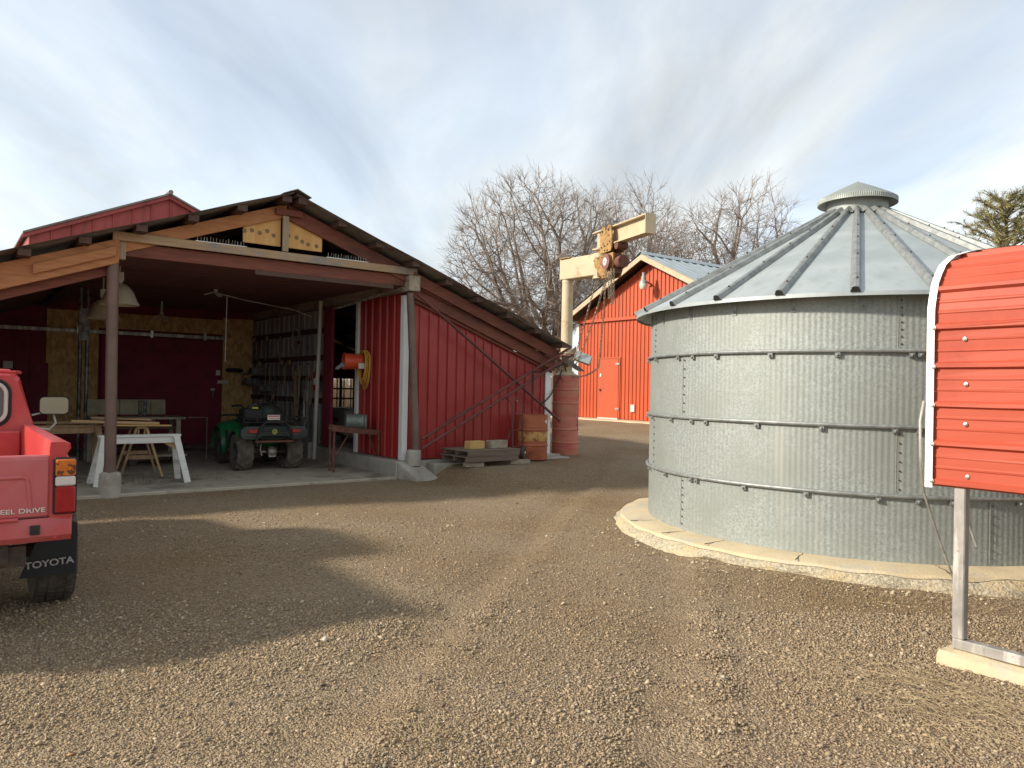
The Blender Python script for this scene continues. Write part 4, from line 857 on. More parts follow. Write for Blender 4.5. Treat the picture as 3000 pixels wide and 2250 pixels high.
# cab
cy0, cy1 = 2.2, 3.55
def cabsec(y, w0, w1, ztop): return [(-.76, y, .62), (-.79, y, .85), (-w0, y, 1.13), (-w1, y, ztop-.05), (-w1+.06, y, ztop), (0, y, ztop+.02), (w1-.06, y, ztop), (w1, y, ztop-.05), (w0, y, 1.13), (.79, y, .85), (.76, y, .62)]
rows = [cabsec(cy0, .765, .64, 1.57), cabsec(cy0+.05, .77, .655, 1.605), cabsec(cy0+.5, .775, .67, 1.63), cabsec(cy1-.4, .775, .665, 1.62), cabsec(cy1, .775, .63, 1.56), ]
b = MB(); b.strip(rows); b.add(rows[0], [tuple(range(11))]); b.add(rows[-1], [tuple(range(10, -1, -1))]); Tk(b, 'cab', M_truck, smooth=True, ang=30, fix=True)
b = MB(); b.tube([(-.62, cy0-.01, 1.60), (0, cy0-.015, 1.625), (.62, cy0-.01, 1.60), (.66, cy0+.1, 1.60), (.68, cy1-.3, 1.61)], .014, 6); Tk(b, 'drip_rail', M_truck, smooth=True)
def rr(x0, x1, z0, z1, r, n=5):
    o = []
    for cx_, cz_, a0 in ((x1-r, z1-r, 0), (x0+r, z1-r, 90), (x0+r, z0+r, 180), (x1-r, z0+r, 270)): o += [(cx_+r*math.cos(rad(a0+90*i/n)), cz_+r*math.sin(rad(a0+90*i/n))) for i in range(n+1)]
    return o
wp = rr(-.56, .56, 1.19, 1.51, .09)
lean = lambda z: cy0-.006+(z-1.13)*.0
b = MB(); b.add([(x, lean(z)-.004, z) for x, z in wp], [tuple(range(len(wp)))]); b.add([(x, lean(z)+.002, z) for x, z in wp], [tuple(range(len(wp)-1, -1, -1))]); wd = Tk(b, 'rear_window', M_glass)
b = MB(); b.tube([(x, lean(z)-.008, z) for x, z in wp], .016, 6, closed=True); b.build('window_trim', M_offwhite, wd, True)
b = MB(); b.tube([(x*1.045, lean(z)-.004, (z-1.35)*1.13+1.35) for x, z in wp], .014, 6, closed=True); b.build('window_seal', M_black, wd, True)
b = MB(); b.box((.22, cy0-.014, 1.26), (.47, cy0-.008, 1.275)); b.box((.22, cy0-.014, 1.32), (.42, cy0-.008, 1.33)); b.build('window_latch', M_offwhite, wd)
# bonnet, mostly out of the picture
b = MB(); hood = [[(-.77, y, .62), (-.80, y, .85), (-.76, y, z), (-.4, y, z+.04), (.4, y, z+.04), (.76, y, z), (.80, y, .85), (.77, y, .62)] for y, z in ((3.55, 1.12), (3.9, 1.09), (4.5, 1.02), (4.58, .95))]
b.strip(hood); b.add(hood[-1], [tuple(range(7, -1, -1))]); Tk(b, 'bonnet', M_truck, smooth=True, ang=40, fix=True)
ws = [(-.74, 3.56, 1.14), (.74, 3.56, 1.14), (.62, 3.5, 1.57), (-.62, 3.5, 1.57)]
b = MB(); b.add([(x, y+.06, z) for x, y, z in ws], [(0, 1, 2, 3)]); Tk(b, 'windscreen', M_glass)
for s in (-1, 1):
    sw = [(s*.777, 2.45, 1.17), (s*.777, 3.45, 1.17), (s*.695, 3.35, 1.53), (s*.695, 2.5, 1.53)]; b = MB(); b.add(sw, [(0, 1, 2, 3)]); Tk(b, 'side_window', M_glass)
    mxp = s*1.0; b = MB(); mp_ = rr(-.125, .125, -.085, .085, .04)
    b.add([(mxp+x, 3.15, 1.30+z) for x, z in mp_]+[(mxp+x*.9, 3.22, 1.30+z*.9) for x, z in mp_], [tuple(range(len(mp_)-1, -1, -1)), tuple(range(len(mp_), 2*len(mp_)))]+[(i, (i+1) % len(mp_), len(mp_)+(i+1) % len(mp_), len(mp_)+i) for i in range(len(mp_))])
    mr = Tk(b, 'side_mirror', M_black, fix=True)
    b = MB(); b.add([(mxp+x*.93, 3.146, 1.30+z*.91) for x, z in mp_], [tuple(range(len(mp_)))]); b.build('mirror_face', M_mirror, mr)
    b = MB(); b.tube([(mxp, 3.2, 1.215), (mxp+s*.02, 3.2, 1.13), (mxp-s*.03, 3.2, 1.07), (s*.79, 3.2, 1.09)], .011, 6); b.tube([(mxp-s*.09, 3.2, 1.23), (s*.80, 3.2, 1.2)], .009, 6); b.build('mirror_arm', M_offwhite, mr, True)
# wheels
def wheel(par, x, y, r, w, rimr, tm_, rm_, lug=0):
    hw = w/2; tp = [(rimr, -hw*.8), (r*.82, -hw), (r*.95, -hw*.93), (r, -hw*.7), (r*1.005, 0), (r, hw*.7), (r*.95, hw*.93), (r*.82, hw), (rimr, hw*.8)]
    b = MB(); b.lathe(tp, 36, (0, 0, 0), (1, 0, 0))
    if lug:
        for s in (-1, 1):
            for i in range(lug):
                a = 2*math.pi*(i+(.5 if s > 0 else 0))/lug; da_ = .30; q = []
                for t, xx in ((0, .01*s), (.5, hw*.5*s), (1, hw*1.0*s)):
                    aa = a-t*da_; rr_ = r*(1.0 if t < 1 else .93); q.append((xx, rr_*math.cos(aa), rr_*math.sin(aa)))
                b.tube(q, .017, 4)
    else:
        for i in range(44):
            a = 2*math.pi*i/44
            for xx in (-hw*.62, hw*.62, -.02, .03):
                b.add([], [])
                a2 = a+(.07 if abs(xx) < .05 else 0); c = Vector((xx, r*.998*math.cos(a2), r*.998*math.sin(a2))); t_ = Vector((0, -math.sin(a2), math.cos(a2)))
                b.beam(c-t_*.016, c+t_*.016, .045, .018, up=(0, math.cos(a2), math.sin(a2)))
    wh = b.build('wheel', tm_, par, True, ang=30); wh.location = (x, y, r*.985)
    b = MB(); b.lathe([(.001, hw*.35), (rimr*.35, hw*.4), (rimr*.55, hw*.25), (rimr*.9, hw*.3), (rimr*.98, hw*.75), (rimr*1.03, hw*.8)], 24, (0, 0, 0), (1 if x > 0 else -1, 0, 0)); b.build('rim', rm_, wh, True)
    b = MB(); b.lathe([(.001, hw*.1), (rimr*.98, hw*.2), (rimr*1.03, hw*.78)], 24, (0, 0, 0), (-1 if x > 0 else 1, 0, 0)); b.build('rim', rm_, wh, True)
    return wh
for s in (-1, 1):
    wheel(truck, s*.78, 1.02, .355, .26, .2, M_tyre, M_steel); wheel(truck, s*.70, 3.85, .355, .25, .2, M_tyre, M_steel)
    fx0, fx1 = (.555, .875) if s > 0 else (-.875, -.555); b = MB(); rows = []
    for i in range(9):
        z = .60-i*.043; t = i/8; rows.append([(x, .52+.05*t+.004*math.sin(9*x+t), z) for x in np.linspace(fx0+(.13*(1-t)*(1 if s > 0 else 0)), fx1-(0 if s > 0 else .13*(1-t)), 6)])
    b.strip(rows); b.strip([[(x, y+.008, z) for x, y, z in r_] for r_ in rows[::-1]]); fo = Tk(b, 'mud_flap', M_flap, smooth=True)
    tmm = text_mesh('TOYOTA', .06, M_lettergrey, .001, .0015, 1.12); inst('lettering', tmm, fo, (s*.72, .536, .345), (rad(90), rad(-3), 0))
    for xx in (s*.70, s*.82):
        b = MB(); b.ball((xx, .515, .55), .011, 8); b.build('flap_bolt', M_boltlight, fo, True)
b = MB(); b.beam((-.42, .05, .52), (-.42, 4.3, .50), .08, .12); b.beam((.42, .05, .52), (.42, 4.3, .50), .08, .12); b.beam((-.55, .1, .50), (.55, .1, .50), .06, .12); Tk(b, 'chassis', M_under)
b = MB(); b.cyl((-.68, 1.02, .35), (.68, 1.02, .35), .045, 12); b.ball((-.1, 1.02, .35), .13, 14); Tk(b, 'rear_axle', M_under, smooth=True)
b = MB(); b.box((.25, .02, .42), (.40, .12, .60)); Tk(b, 'bumper_bracket', M_steel, bev=.006)
b = MB(); b.box((-.66, .4, .45), (.3, 3.4, .58)); Tk(b, 'underside', M_under)

# ------------------------------------------------------------------ ATV
atv = shed_thing('quad_bike', 'green four wheeled quad bike parked rear outwards in the shed bay', 'quad bike', 2.84, 2.05, .03, rad(-3))
def A(b, n, m_, par=None, **k): return b.build(n, m_, par or atv, **k)
M_atvtyre = mat('dusty_atv_tyre', (.075, .062, .05), (.16, .135, .105), scale=7, rough=.95, bump=.2)
for s in (-1, 1):
    wheel(atv, s*.43, 0, .315, .28, .15, M_atvtyre, M_dkgreen, lug=16); wheel(atv, s*.43, 1.3, .305, .2, .15, M_tyre, M_dkgreen, lug=15)
    # rear fender: hooped shell ending in a rounded lamp pod
    b = MB(); rows = []
    for a in np.linspace(48, 172, 12):
        r_ = .42; yy = -r_*math.cos(rad(a)) if a < 90 else -r_*math.cos(rad(a)); zz = .33+r_*math.sin(rad(a))*.98
        rows.append([(s*.20, yy*.96, zz+.03), (s*.36, yy, zz+.02), (s*.50, yy, zz), (s*.565, yy*.97, zz-.035), (s*.575, yy*.95, zz-.07)])
    b.strip(rows); A(b, 'rear_fender', M_green, smooth=True, ang=60)
    b = MB(); sec_ = [(.20, .70), (.24, .78), (.50, .775), (.565, .72), (.57, .62), (.51, .565), (.30, .56), (.21, .62)]
    f0 = [(s*x, -.47, z) for x, z in sec_]; f1 = [(s*(.39+(x-.39)*.95), -.30, .67+(z-.67)*1.02) for x, z in sec_]
    b.strip([f0+[f0[0]], f1+[f1[0]]]); b.add(f0, [tuple(range(8))]); pod = A(b, 'lamp_pod', M_dkgreen, bev=.02, fix=True)
    b = MB(); b.box((min(s*.30, s*.45), -.487, .665), (max(s*.30, s*.45), -.468, .73)); b.build('tail_lamp', M_redlens, pod, bev=.006)
    b = MB(); b.tube([(s*.27, -.474, .76), (s*.27, -.474, .63), (s*.33, -.474, .60), (s*.5, -.474, .60)], .006, 5); b.build('pod_groove', M_black, pod)
    # front fender
    b = MB(); rows = []
    for a in np.linspace(-20, 190, 14):
        zz = .33+.40*math.sin(rad(a)); yy = 1.3-.42*math.cos(rad(a)); rows.append([(s*.18, yy, zz+.10), (s*.36, yy, zz+.07), (s*.52, yy, zz+.03), (s*.56, yy, zz-.03)])
    b.strip(rows); A(b, 'front_fender', M_green, smooth=True, ang=60)
    b = MB(); b.prism([(.25, .27), (1.0, .27), (1.0, .31), (.25, .31)], min(s*.22, s*.5), max(s*.22, s*.5), 'yz'); b.prism([(.42, .3), (.62, .3), (.72, .66), (.52, .66)], min(s*.5, s*.545), max(s*.5, s*.545), 'yz'); A(b, 'footwell', M_dkgreen)
    b = MB(); b.tube([(s*.12, 1.0, 1.02), (s*.2, .93, 1.09), (s*.33, .86, 1.1), (s*.40, .83, 1.09)], .014, 8); b.tube([(s*.29, .875, 1.1), (s*.40, .83, 1.09)], .02, 8); A(b, 'handlebar', M_black, smooth=True)
# body, tail panel with louvres and emblem
b = MB(); b.prism([(-.30, .52), (.9, .40), (1.5, .45), (1.62, .60), (1.55, .78), (1.15, .92), (.95, .86), (.55, .74), (-.30, .76)], -.2, .2, 'yz'); A(b, 'body', M_dkgreen, bev=.04)
b = MB(); rows = [[(x, y, z) for x in (-.24, -.12, 0, .12, .24)] for y, z in ((-.30, .80), (-.40, .79), (-.455, .74), (-.46, .62), (-.43, .585))]; b.strip(rows); tp_ = A(b, 'tail_panel', M_dkgreen, smooth=True)
for i in range(4):
    b = MB(); b.box((-.225, -.474, .61+i*.035), (.225, -.455, .625+i*.035)); b.build('louvre', M_black, tp_, bev=.004)
b = MB(); b.lathe([(.001, .008), (.040, .008), (.044, .0)], 24, (0, -.472, .685), (0, -1, 0)); em = b.build('emblem', M_yellow, tp_)
b = MB(); b.lathe([(.001, .0096), (.032, .0096), (.0325, .008)], 24, (0, -.472, .685), (0, -1, 0)); b.build('emblem_field', M_green, tp_)
deer = [(-.026, -.008), (-.012, -.004), (.006, .002), (.016, .014), (.024, .016), (.018, .006), (.012, -.002), (.02, -.016), (.008, -.008), (-.008, -.012), (-.024, -.02), (-.018, -.01)]
b = MB(); b.add([(x, -.4825, .685+z) for x, z in deer], [tuple(range(len(deer)))]); b.build('emblem_deer', M_yellow, tp_)
b = MB(); b.prism([(-.16, .74), (.62, .72), (.78, .86), (.60, .88), (.45, .84), (.05, .88), (-.14, .92), (-.22, .84)], -.15, .15, 'yz'); A(b, 'seat', M_black, bev=.03)
# racks
def rack(y0, y1, z, w, n):
    b = MB(); loop = [(-w, y0, z), (w, y0, z), (w, y1, z), (-w, y1, z)]; b.tube(loop, .013, 6, closed=True)
    for i in range(n):
        x = -w+2*w*(i+1)/(n+1); b.tube([(x, y0, z), (x, y1, z)], .009, 6)
    return b
b = rack(-.46, .02, .845, .52, 5); b.tube([(-.52, -.46, .93), (.52, -.46, .93)], .011, 6)
for x in (-.52, -.3, .3, .52): b.tube([(x, -.46, .845), (x, -.46, .93)], .009, 6)
b.tube([(-.52, -.46, .93), (-.52, .0, .93)], .011, 6); b.tube([(.52, -.46, .93), (.52, .0, .93)], .011, 6); A(b, 'rear_rack', M_dkmetal, smooth=True)
b = rack(1.25, 1.72, .90, .46, 4); A(b, 'front_rack', M_dkmetal, smooth=True)
b = MB(); b.tube([(-.31, -.50, .53), (-.30, -.505, .60), (-.22, -.51, .80), (-.17, -.51, .855), (.17, -.51, .855), (.22, -.51, .80), (.30, -.505, .60), (.31, -.50, .53)], .019, 8); b.tube([(-.3, -.505, .585), (0, -.53, .56), (.3, -.505, .585)], .010, 6); A(b, 'rear_guard', M_dkmetal, smooth=True)
b = MB(); b.box((-.33, -.51, .50), (.33, -.38, .535)); A(b, 'guard_plate', M_rustdark, bev=.008)
b = MB(); b.box((-.13, -.48, .89), (.08, -.474, .975)); pl = A(b, 'sticker', M_plate)
b = MB(); b.box((-.12, -.4825, .945), (.07, -.4805, .965)); b.tube([(-.115+.02*i, -.482, .905+.025*(i % 2)) for i in range(10)], .006, 4); b.build('sticker_print', M_platered, pl)
# cargo and dash
b = MB(); b.box((-.50, -.42, .862), (-.18, -.02, 1.08)); A(b, 'cargo_box', M_black, bev=.03)
b = MB(); b.lathe([(.001, .03), (.085, .03), (.10, .0), (.10, -.12), (.001, -.13)], 20, (-.16, .28, 1.06), (0, -.9, .35)); A(b, 'dash_pod', M_dkgreen, smooth=True)
b = MB(); b.tube([(-.16+.055*math.cos(a), .243-.02*math.sin(a), 1.075+.05*math.sin(a)) for a in np.linspace(0, 6.283, 18)[:-1]], .006, 6, closed=True); A(b, 'gauge_ring', M_chrome, smooth=True)
b = MB(); b.ball((.16, .55, .98), .19, 16, sz=.8); b.box((.02, .3, .86), (.36, .7, .96)); A(b, 'cargo_bundle', M_dkgreen, smooth=True)
b = MB(); b.tube([(-.05, .5, 1.12), (.1, .42, 1.16), (.3, .4, 1.1), (.36, .5, 1.02)], .012, 6); b.tube([(0, .6, 1.12), (.16, .5, 1.14), (.33, .6, 1.05)], .01, 6); A(b, 'cargo_strap', M_black, smooth=True)
b = MB(); b.box((-.34, -.30, 1.04), (-.24, -.27, 1.10)); A(b, 'yellow_tag', M_yellow)
# rear axle gear
b = MB(); b.cyl((-.35, 0, .30), (.35, 0, .30), .035, 12); b.cyl((-.3, .02, .34), (-.02, .02, .34), .055, 12); A(b, 'rear_axle', M_under, smooth=True)
b = MB(); b.lathe([(.001, -.07), (.075, -.07), (.095, -.03), (.095, .03), (.075, .07), (.001, .07)], 20, (.08, -.04, .31), (1, 0, 0)); b.beam((.02, -.06, .24), (.14, -.06, .24), .08, .05); A(b, 'gear_housing', M_alu, smooth=True)
b = MB(); b.tube([(-.1, -.05, .45), (-.13, -.06, .36), (-.1, -.08, .24)], .012, 6); b.cyl((-.14, -.08, .31), (-.04, -.08, .31), .02, 10); A(b, 'brake_line', M_alu, smooth=True)
for s in (-1, 1):
    b = MB(); cx_ = s*.21
    b.tube([(cx_+.035*math.cos(t*1.0), .05+.035*math.sin(t*1.0), .36+t*.0065) for t in np.arange(0, 38, .6)], .007, 5); b.cyl((cx_, .05, .34), (cx_, .05, .62), .016, 8); A(b, 'shock_spring', M_dkmetal, smooth=True)

# ------------------------------------------------------------------ sawhorses and lumber
def sawhorse(name, label, u, v, ln, h, rz, mt, ml, w=.30, cleat=True):
    t = shed_thing(name, label, 'sawhorse', u, v, .03, rz, 'sawhorses in the bay')
    b = MB(); b.box((-ln/2, -.075, h-.035), (ln/2, .075, h)); b.build('top_board', mt, t, bev=.004)
    for s in (-1, 1):
        b = MB(); b.box((-ln/2+.03, s*.045-.014, h-.13), (ln/2-.03, s*.045+.014, h-.037)); b.build('side_rail', mt, t, bev=.003)
        for e in (-1, 1):
            b = MB(); b.beam((e*(ln/2+.05), s*w, 0), (e*(ln/2-.07), s*.075, h-.03), .035, .09, up=(e, 0, 0) if False else (1, 0, 0)); b.build('leg', ml if e*s > 0 else mt, t, bev=.003)
    for e in (-1, 1):
        b = MB(); b.box((e*(ln/2-.02)-.012, -w*.68, h*.36), (e*(ln/2-.02)+.012, w*.68, h*.36+.06)); b.build('leg_brace', mt, t)
        if cleat:
            b = MB(); b.prism([(e*(ln/2-.06), h-.135), (e*(ln/2-.24), h-.135), (e*(ln/2-.06), h-.24)], -.012, .012, 'xz'); b.build('gusset', M_tanwood, t)
    return t
sawhorse('white_sawhorse', 'chipped white painted wooden sawhorse behind the left steel post', .58, 1.02, 1.12, .72, 0, M_paintwood, M_paintwood)
sawhorse('brown_sawhorse', 'old brown wooden sawhorse nearest the truck, loaded with lumber', -.35, 2.05, 1.15, .82, rad(6), M_brownwood, M_brownwood, cleat=False)
sawhorse('brown_sawhorse', 'brown wooden sawhorse standing end on behind the white sawhorse', .78, 2.15, .95, .80, rad(84), M_brownwood, M_tanwood, cleat=False)
for i, (p, q, w, h, m_, lb) in enumerate([((-.85, 2.25, .885), (1.05, 2.35, .865), .14, .038, M_brownwood, 'long dark board lying lowest across the brown sawhorses'), ((-.2, 2.0, .915), (1.0, 1.75, .875), .10, .04, M_tanwood, 'short tan board laid slanting over the sawhorse tops'), ((.15, 2.5, .945), (.95, 2.1, .92), .12, .03, M_tanwood, 'tan board with pencilled end on top of the lumber pile'), ((.2, 1.75, .855), (1.15, 1.62, .845), .06, .025, M_yellowwood, 'thin orange lath sticking out past the sawhorse end')]):
    b = MB(); b.beam(p, q, w, h); o = b.build('lumber_board', m_, None, bev=.003); o.location = O+Vector((0, 0, .0)); o.rotation_euler = (0, 0, TH); tag(o, lb, 'board', 'lumber on the sawhorses')
# grey workbench with cream back panel
wb = shed_thing('work_bench', 'grey workbench with cream back board in front of the maroon door', 'workbench', 1.12, 4.4, .03)
b = MB(); b.box((-.75, -.35, .80), (.85, .35, .84)); b.build('bench_top', M_greywood, wb, bev=.004)
for x0, x1 in ((-.74, -.2), (-.19, .35), (.36, .62)):
    b = MB(); b.box((x0, .30, .87), (x1, .335, 1.16)); b.build('back_board', mat('olive_board', (.20, .18, .115), (.28, .25, .165), scale=5, rough=.7), wb, bev=.004)
for x in (-.7, .72):
    for y in (-.3, .28):
        b = MB(); b.box((x-.04, y-.04, 0), (x+.04, y+.04, .80)); b.build('leg', M_greywood, wb)
b = MB(); b.box((-.7, -.28, .62), (.72, .28, .66)); b.build('shelf', M_darkwood, wb)
for x in (-.33, .16, .25):
    b = MB(); b.cyl((x, .28, .84), (x, .28, 1.14), .03, 8); b.build('clamp', M_tool, wb, True)
b = MB(); b.tube([(.9, -.3, .83), (1.25, -.3, .83), (1.25, -.3, .0)], .008, 6); b.build('wire_stand', M_steel, wb)
ct = shed_thing('floor_dolly', 'low wooden dolly on caster wheels on the floor beneath the workbench', 'dolly', 1.35, 3.75, .03)
b = MB(); b.box((-.5, -.3, .15), (.5, .3, .19)); b.build('deck', M_greywood, ct, bev=.004)
for x in (-.4, .4):
    for y in (-.25, .25):
        b = MB(); b.lathe([(.001, -.02), (.055, -.02), (.07, -.015), (.07, .015), (.055, .02), (.001, .02)], 16, (x, y, .075), (0, 1, 0)); b.build('caster', M_tyre, ct, True)

# ------------------------------------------------------------------ lamps in the bay
def dome(u, v, z, r, label, m_=M_enamel):
    t = shed_thing('dome_lamp', label, 'lamp', u, v, z, 0, 'lamps in the bay')
    b = MB(); b.lathe([(.05, .30), (.09, .29), (.14, .25), (.2*r/.28, .17), (r*.92, .03), (r, 0), (r*1.02, -.02), (r*.98, -.028), (r*.9, .02)], 36); b.build('shade', m_, t, True)
    b = MB(); b.box((-.05, -.05, .34), (.05, .05, .48)); b.cyl((0, 0, .29), (0, 0, .36), .04, 14); b.cyl((0, 0, .48), (0, 0, 3.31-z), .012, 8); b.build('ballast', M_offwhite, t, bev=.006)
    b = MB(); b.ball((0, 0, .06), .07, 12); b.build('bulb', M_lampglass, t, True)
dome(.35, 1.55, 2.73, .275, 'large cream enamel dome lamp hanging beside the front steel post'); dome(.38, 3.2, 2.62, .26, 'grey dome lamp hanging further back, half hidden by the post'); dome(-1.55, 2.2, 2.2, .2, 'small dome lamp cut off at the left edge of the picture')
for (u, v, z, tilt, lb) in ((2.3, 3.45, 3.24, 0, 'white three panel ceiling light near the bay middle'), (2.02, 6.5, 3.0, .9, 'white three panel light hanging deeper in the bay before the door header')):
    t = shed_thing('panel_light', lb, 'lamp', u, v, z, .4, 'lamps in the bay')
    b = MB(); b.cyl((0, 0, 0), (0, 0, .06), .04, 12); b.cyl((0, 0, .06), (0, 0, 3.3-z if z < 3.2 else .07), .02, 8); b.build('lamp_base', M_offwhite, t, True)
    for k in range(3):
        a = k*2.094+.5; b = MB(); b.beam((.04*math.cos(a), .04*math.sin(a), .0), (.2*math.cos(a), .2*math.sin(a), -.05-.08*tilt), .09, .018); b.build('light_panel', M_offwhite, t, bev=.006)
b = MB(); b.cyl(W(2.38, 3.0, 3.14), W(2.37, 3.0, 1.94), .008, 6); tag(b.build('pull_rod', M_offwhite), 'thin white pull rod hanging straight down from the bay ceiling', 'rod')

# ------------------------------------------------------------------ right side of the bay
ft = shed_thing('steel_bench', 'rusty steel channel bench carrying an electric motor beside the red wall', 'bench', 4.1, 1.1, .03)
for y, x0, x1, z in ((-.13, -.52, .58, .70), (.13, -.45, .52, .715)):
    b = MB(); b.beam((x0, y, z+.06), (x1, y, z-.05), .012, .09); b.beam((x0, y+.02, z+.10), (x1, y+.02, z-.01), .05, .012); b.beam((x0, y+.02, z+.02), (x1, y+.02, z-.09), .05, .012); b.build('channel_rail', M_rustdark, ft)
for x, y, zt in ((-.46, -.13, .72), (-.42, .13, .72), (.40, -.13, .66), (.46, .13, .66)):
    b = MB(); b.cyl((x, y, 0), (x, y, zt), .02, 8); b.build('leg', M_rustdark, ft, True)
b = MB(); b.cyl((.2, -.13, .66), (.44, 0, .1), .012, 6); b.cyl((-.1, .0, .70), (-.40, 0, .22), .014, 6); b.cyl((.42, -.13, .08), (.48, .13, .08), .01, 6); b.build('cross_brace', M_rustdark, ft)
mo = shed_thing('electric_motor', 'grey green finned electric motor resting on the rusty steel bench', 'motor', 4.1, 1.1, .90)
b = MB(); pr_ = [(.001, -.17), (.09, -.17), (.13, -.15)]
for i in range(12): z = -.14+i*.022; pr_ += [(.145, z), (.145, z+.008), (.125, z+.009), (.125, z+.02)]
pr_ += [(.13, .14), (.09, .17), (.001, .17)]; b.lathe(pr_, 26, (0, 0, 0), (.85, -.5, 0)); b.build('casing', M_motor, mo, True)
b = MB(); b.lathe([(.001, .0), (.12, .0), (.13, .02), (.001, .03)], 24, (.15, -.09, 0), (.85, -.5, 0)); b.build('end_bell', M_galv, mo, True)
b = MB(); b.box((.0, .1, -.04), (.2, .22, .09)); b.build('terminal_box', M_dkmetal, mo, bev=.01)
b = MB(); b.box((-.15, -.12, -.15), (.15, .12, -.125)); b.build('foot', M_motor, mo)
bk = shed_thing('orange_bucket_reel', 'orange bucket lying sideways on the red wall with cord wound round it', 'cord reel', 4.47, 1.50, 1.98)
b = MB(); b.lathe([(.13, .02), (.15, .0), (.16, .01), (.16, .03), (.15, .03), (.135, .34), (.125, .35), (.001, .345)], 28, (-.4, .1, 0), (.9, -.2, 0)); b.build('bucket', M_orange, bk, True)
b = MB(); b.box((-.21, -.135, -.13), (-.09, -.128, -.03)); b.build('label', M_plate, bk)
gl = shed_thing('work_glove', 'grey work glove poking out of the orange bucket mouth', 'glove', 4.07, 1.62, 1.90)
b = MB(); b.ball((0, 0, 0), .07, 12, sz=.9)
for k in range(4): b.tube([(-.02, -.05+.03*k, .0), (-.08, -.06+.035*k, -.02), (-.12, -.06+.036*k, -.07)], [.02, .018, .013], 6)
b.tube([(.02, -.05, .02), (-.02, -.1, .0), (-.05, -.11, -.03)], [.02, .018, .014], 6); b.build('glove_body', M_galv, gl, True)
cd = shed_thing('yellow_extension_cord', 'bright yellow extension cord looped over the orange bucket', 'cord', 4.47, 1.50, 1.98)
b = MB(); random.seed(11)
for k in range(6):
    x0 = -.12+.012*k; dr_ = .36+.035*k+random.uniform(-.02, .02); wv = .12+.008*k; y0 = -.06+.03*math.sin(k)
    pts = [(x0, y0-.02+wv*1.25*math.cos(a), .03+(.175 if math.sin(a) > 0 else dr_)*math.sin(a)*(1-.0*a)) for a in np.linspace(-math.pi/2, 1.5*math.pi, 26)[:-1]]
    b.tube(pts, .008, 5, closed=True)
b.build('cord_loops', M_cordyellow, cd, True)
ex = shed_thing('fire_extinguisher', 'small red fire extinguisher hanging on the dark jamb in the bay', 'extinguisher', 4.40, 3.62, 1.42)
b = MB(); b.lathe([(.001, 0), (.05, 0), (.06, .02), (.06, .32), (.045, .36), (.02, .38), (.001, .38)], 20); b.build('cylinder', M_extred, ex, True)
b = MB(); b.lathe([(.0605, .12), (.0608, .121), (.0608, .25), (.0605, .251)], 20); b.build('label', M_plate, ex, True)
b = MB(); b.cyl((0, 0, .38), (0, 0, .43), .02, 8); b.beam((-.02, -.06, .45), (.0, .04, .43), .02, .012); b.tube([(0, .02, .41), (-.03, .07, .36), (-.03, .075, .2)], .008, 6); b.build('valve', M_black, ex, True)
def hoseloop(u, v, z, label, n, r, drop, m_):
    t = shed_thing('hanging_hose', label, 'hose', u, v, z, 0, 'hoses and cords hung on the tool wall'); b = MB()
    for k in range(n):
        rr_ = r*random.uniform(.75, 1.1); dd = drop*random.uniform(.7, 1.1); o_ = random.uniform(-.05, .05)
        b.tube([(-.03-.01*k, o_+rr_*math.cos(a), (r if math.sin(a) > 0 else dd)*math.sin(a)) for a in np.linspace(0, 2*math.pi, 22)[:-1]], .009, 5, closed=True)
    b.build('hose_loops', m_, t, True)
random.seed(13)
hoseloop(4.42, 4.75, 2.50, 'pale grey hose coiled in a round loop high on the tool wall', 4, .25, .3, M_steel)
hoseloop(4.42, 4.6, 1.75, 'bundle of tan rope hanging in long loops below the coiled hose', 5, .12, .95, M_cordtan)
hoseloop(4.40, 3.85, 1.60, 'brown cord loops hanging beside the pale pipe', 5, .14, .55, M_cordtan)
hoseloop(4.38, 4.05, 1.35, 'long thin hose drooping nearly to the floor by the pipe shoe', 2, .1, .85, M_steel)
b = MB(); b.beam(W(4.5, 4.75, 2.46), W(4.2, 4.3, 2.43), .04, .07); tag(b.build('hose_hook', M_rustdark), 'dark bracket arm holding the coiled hose on the tool wall', 'bracket')
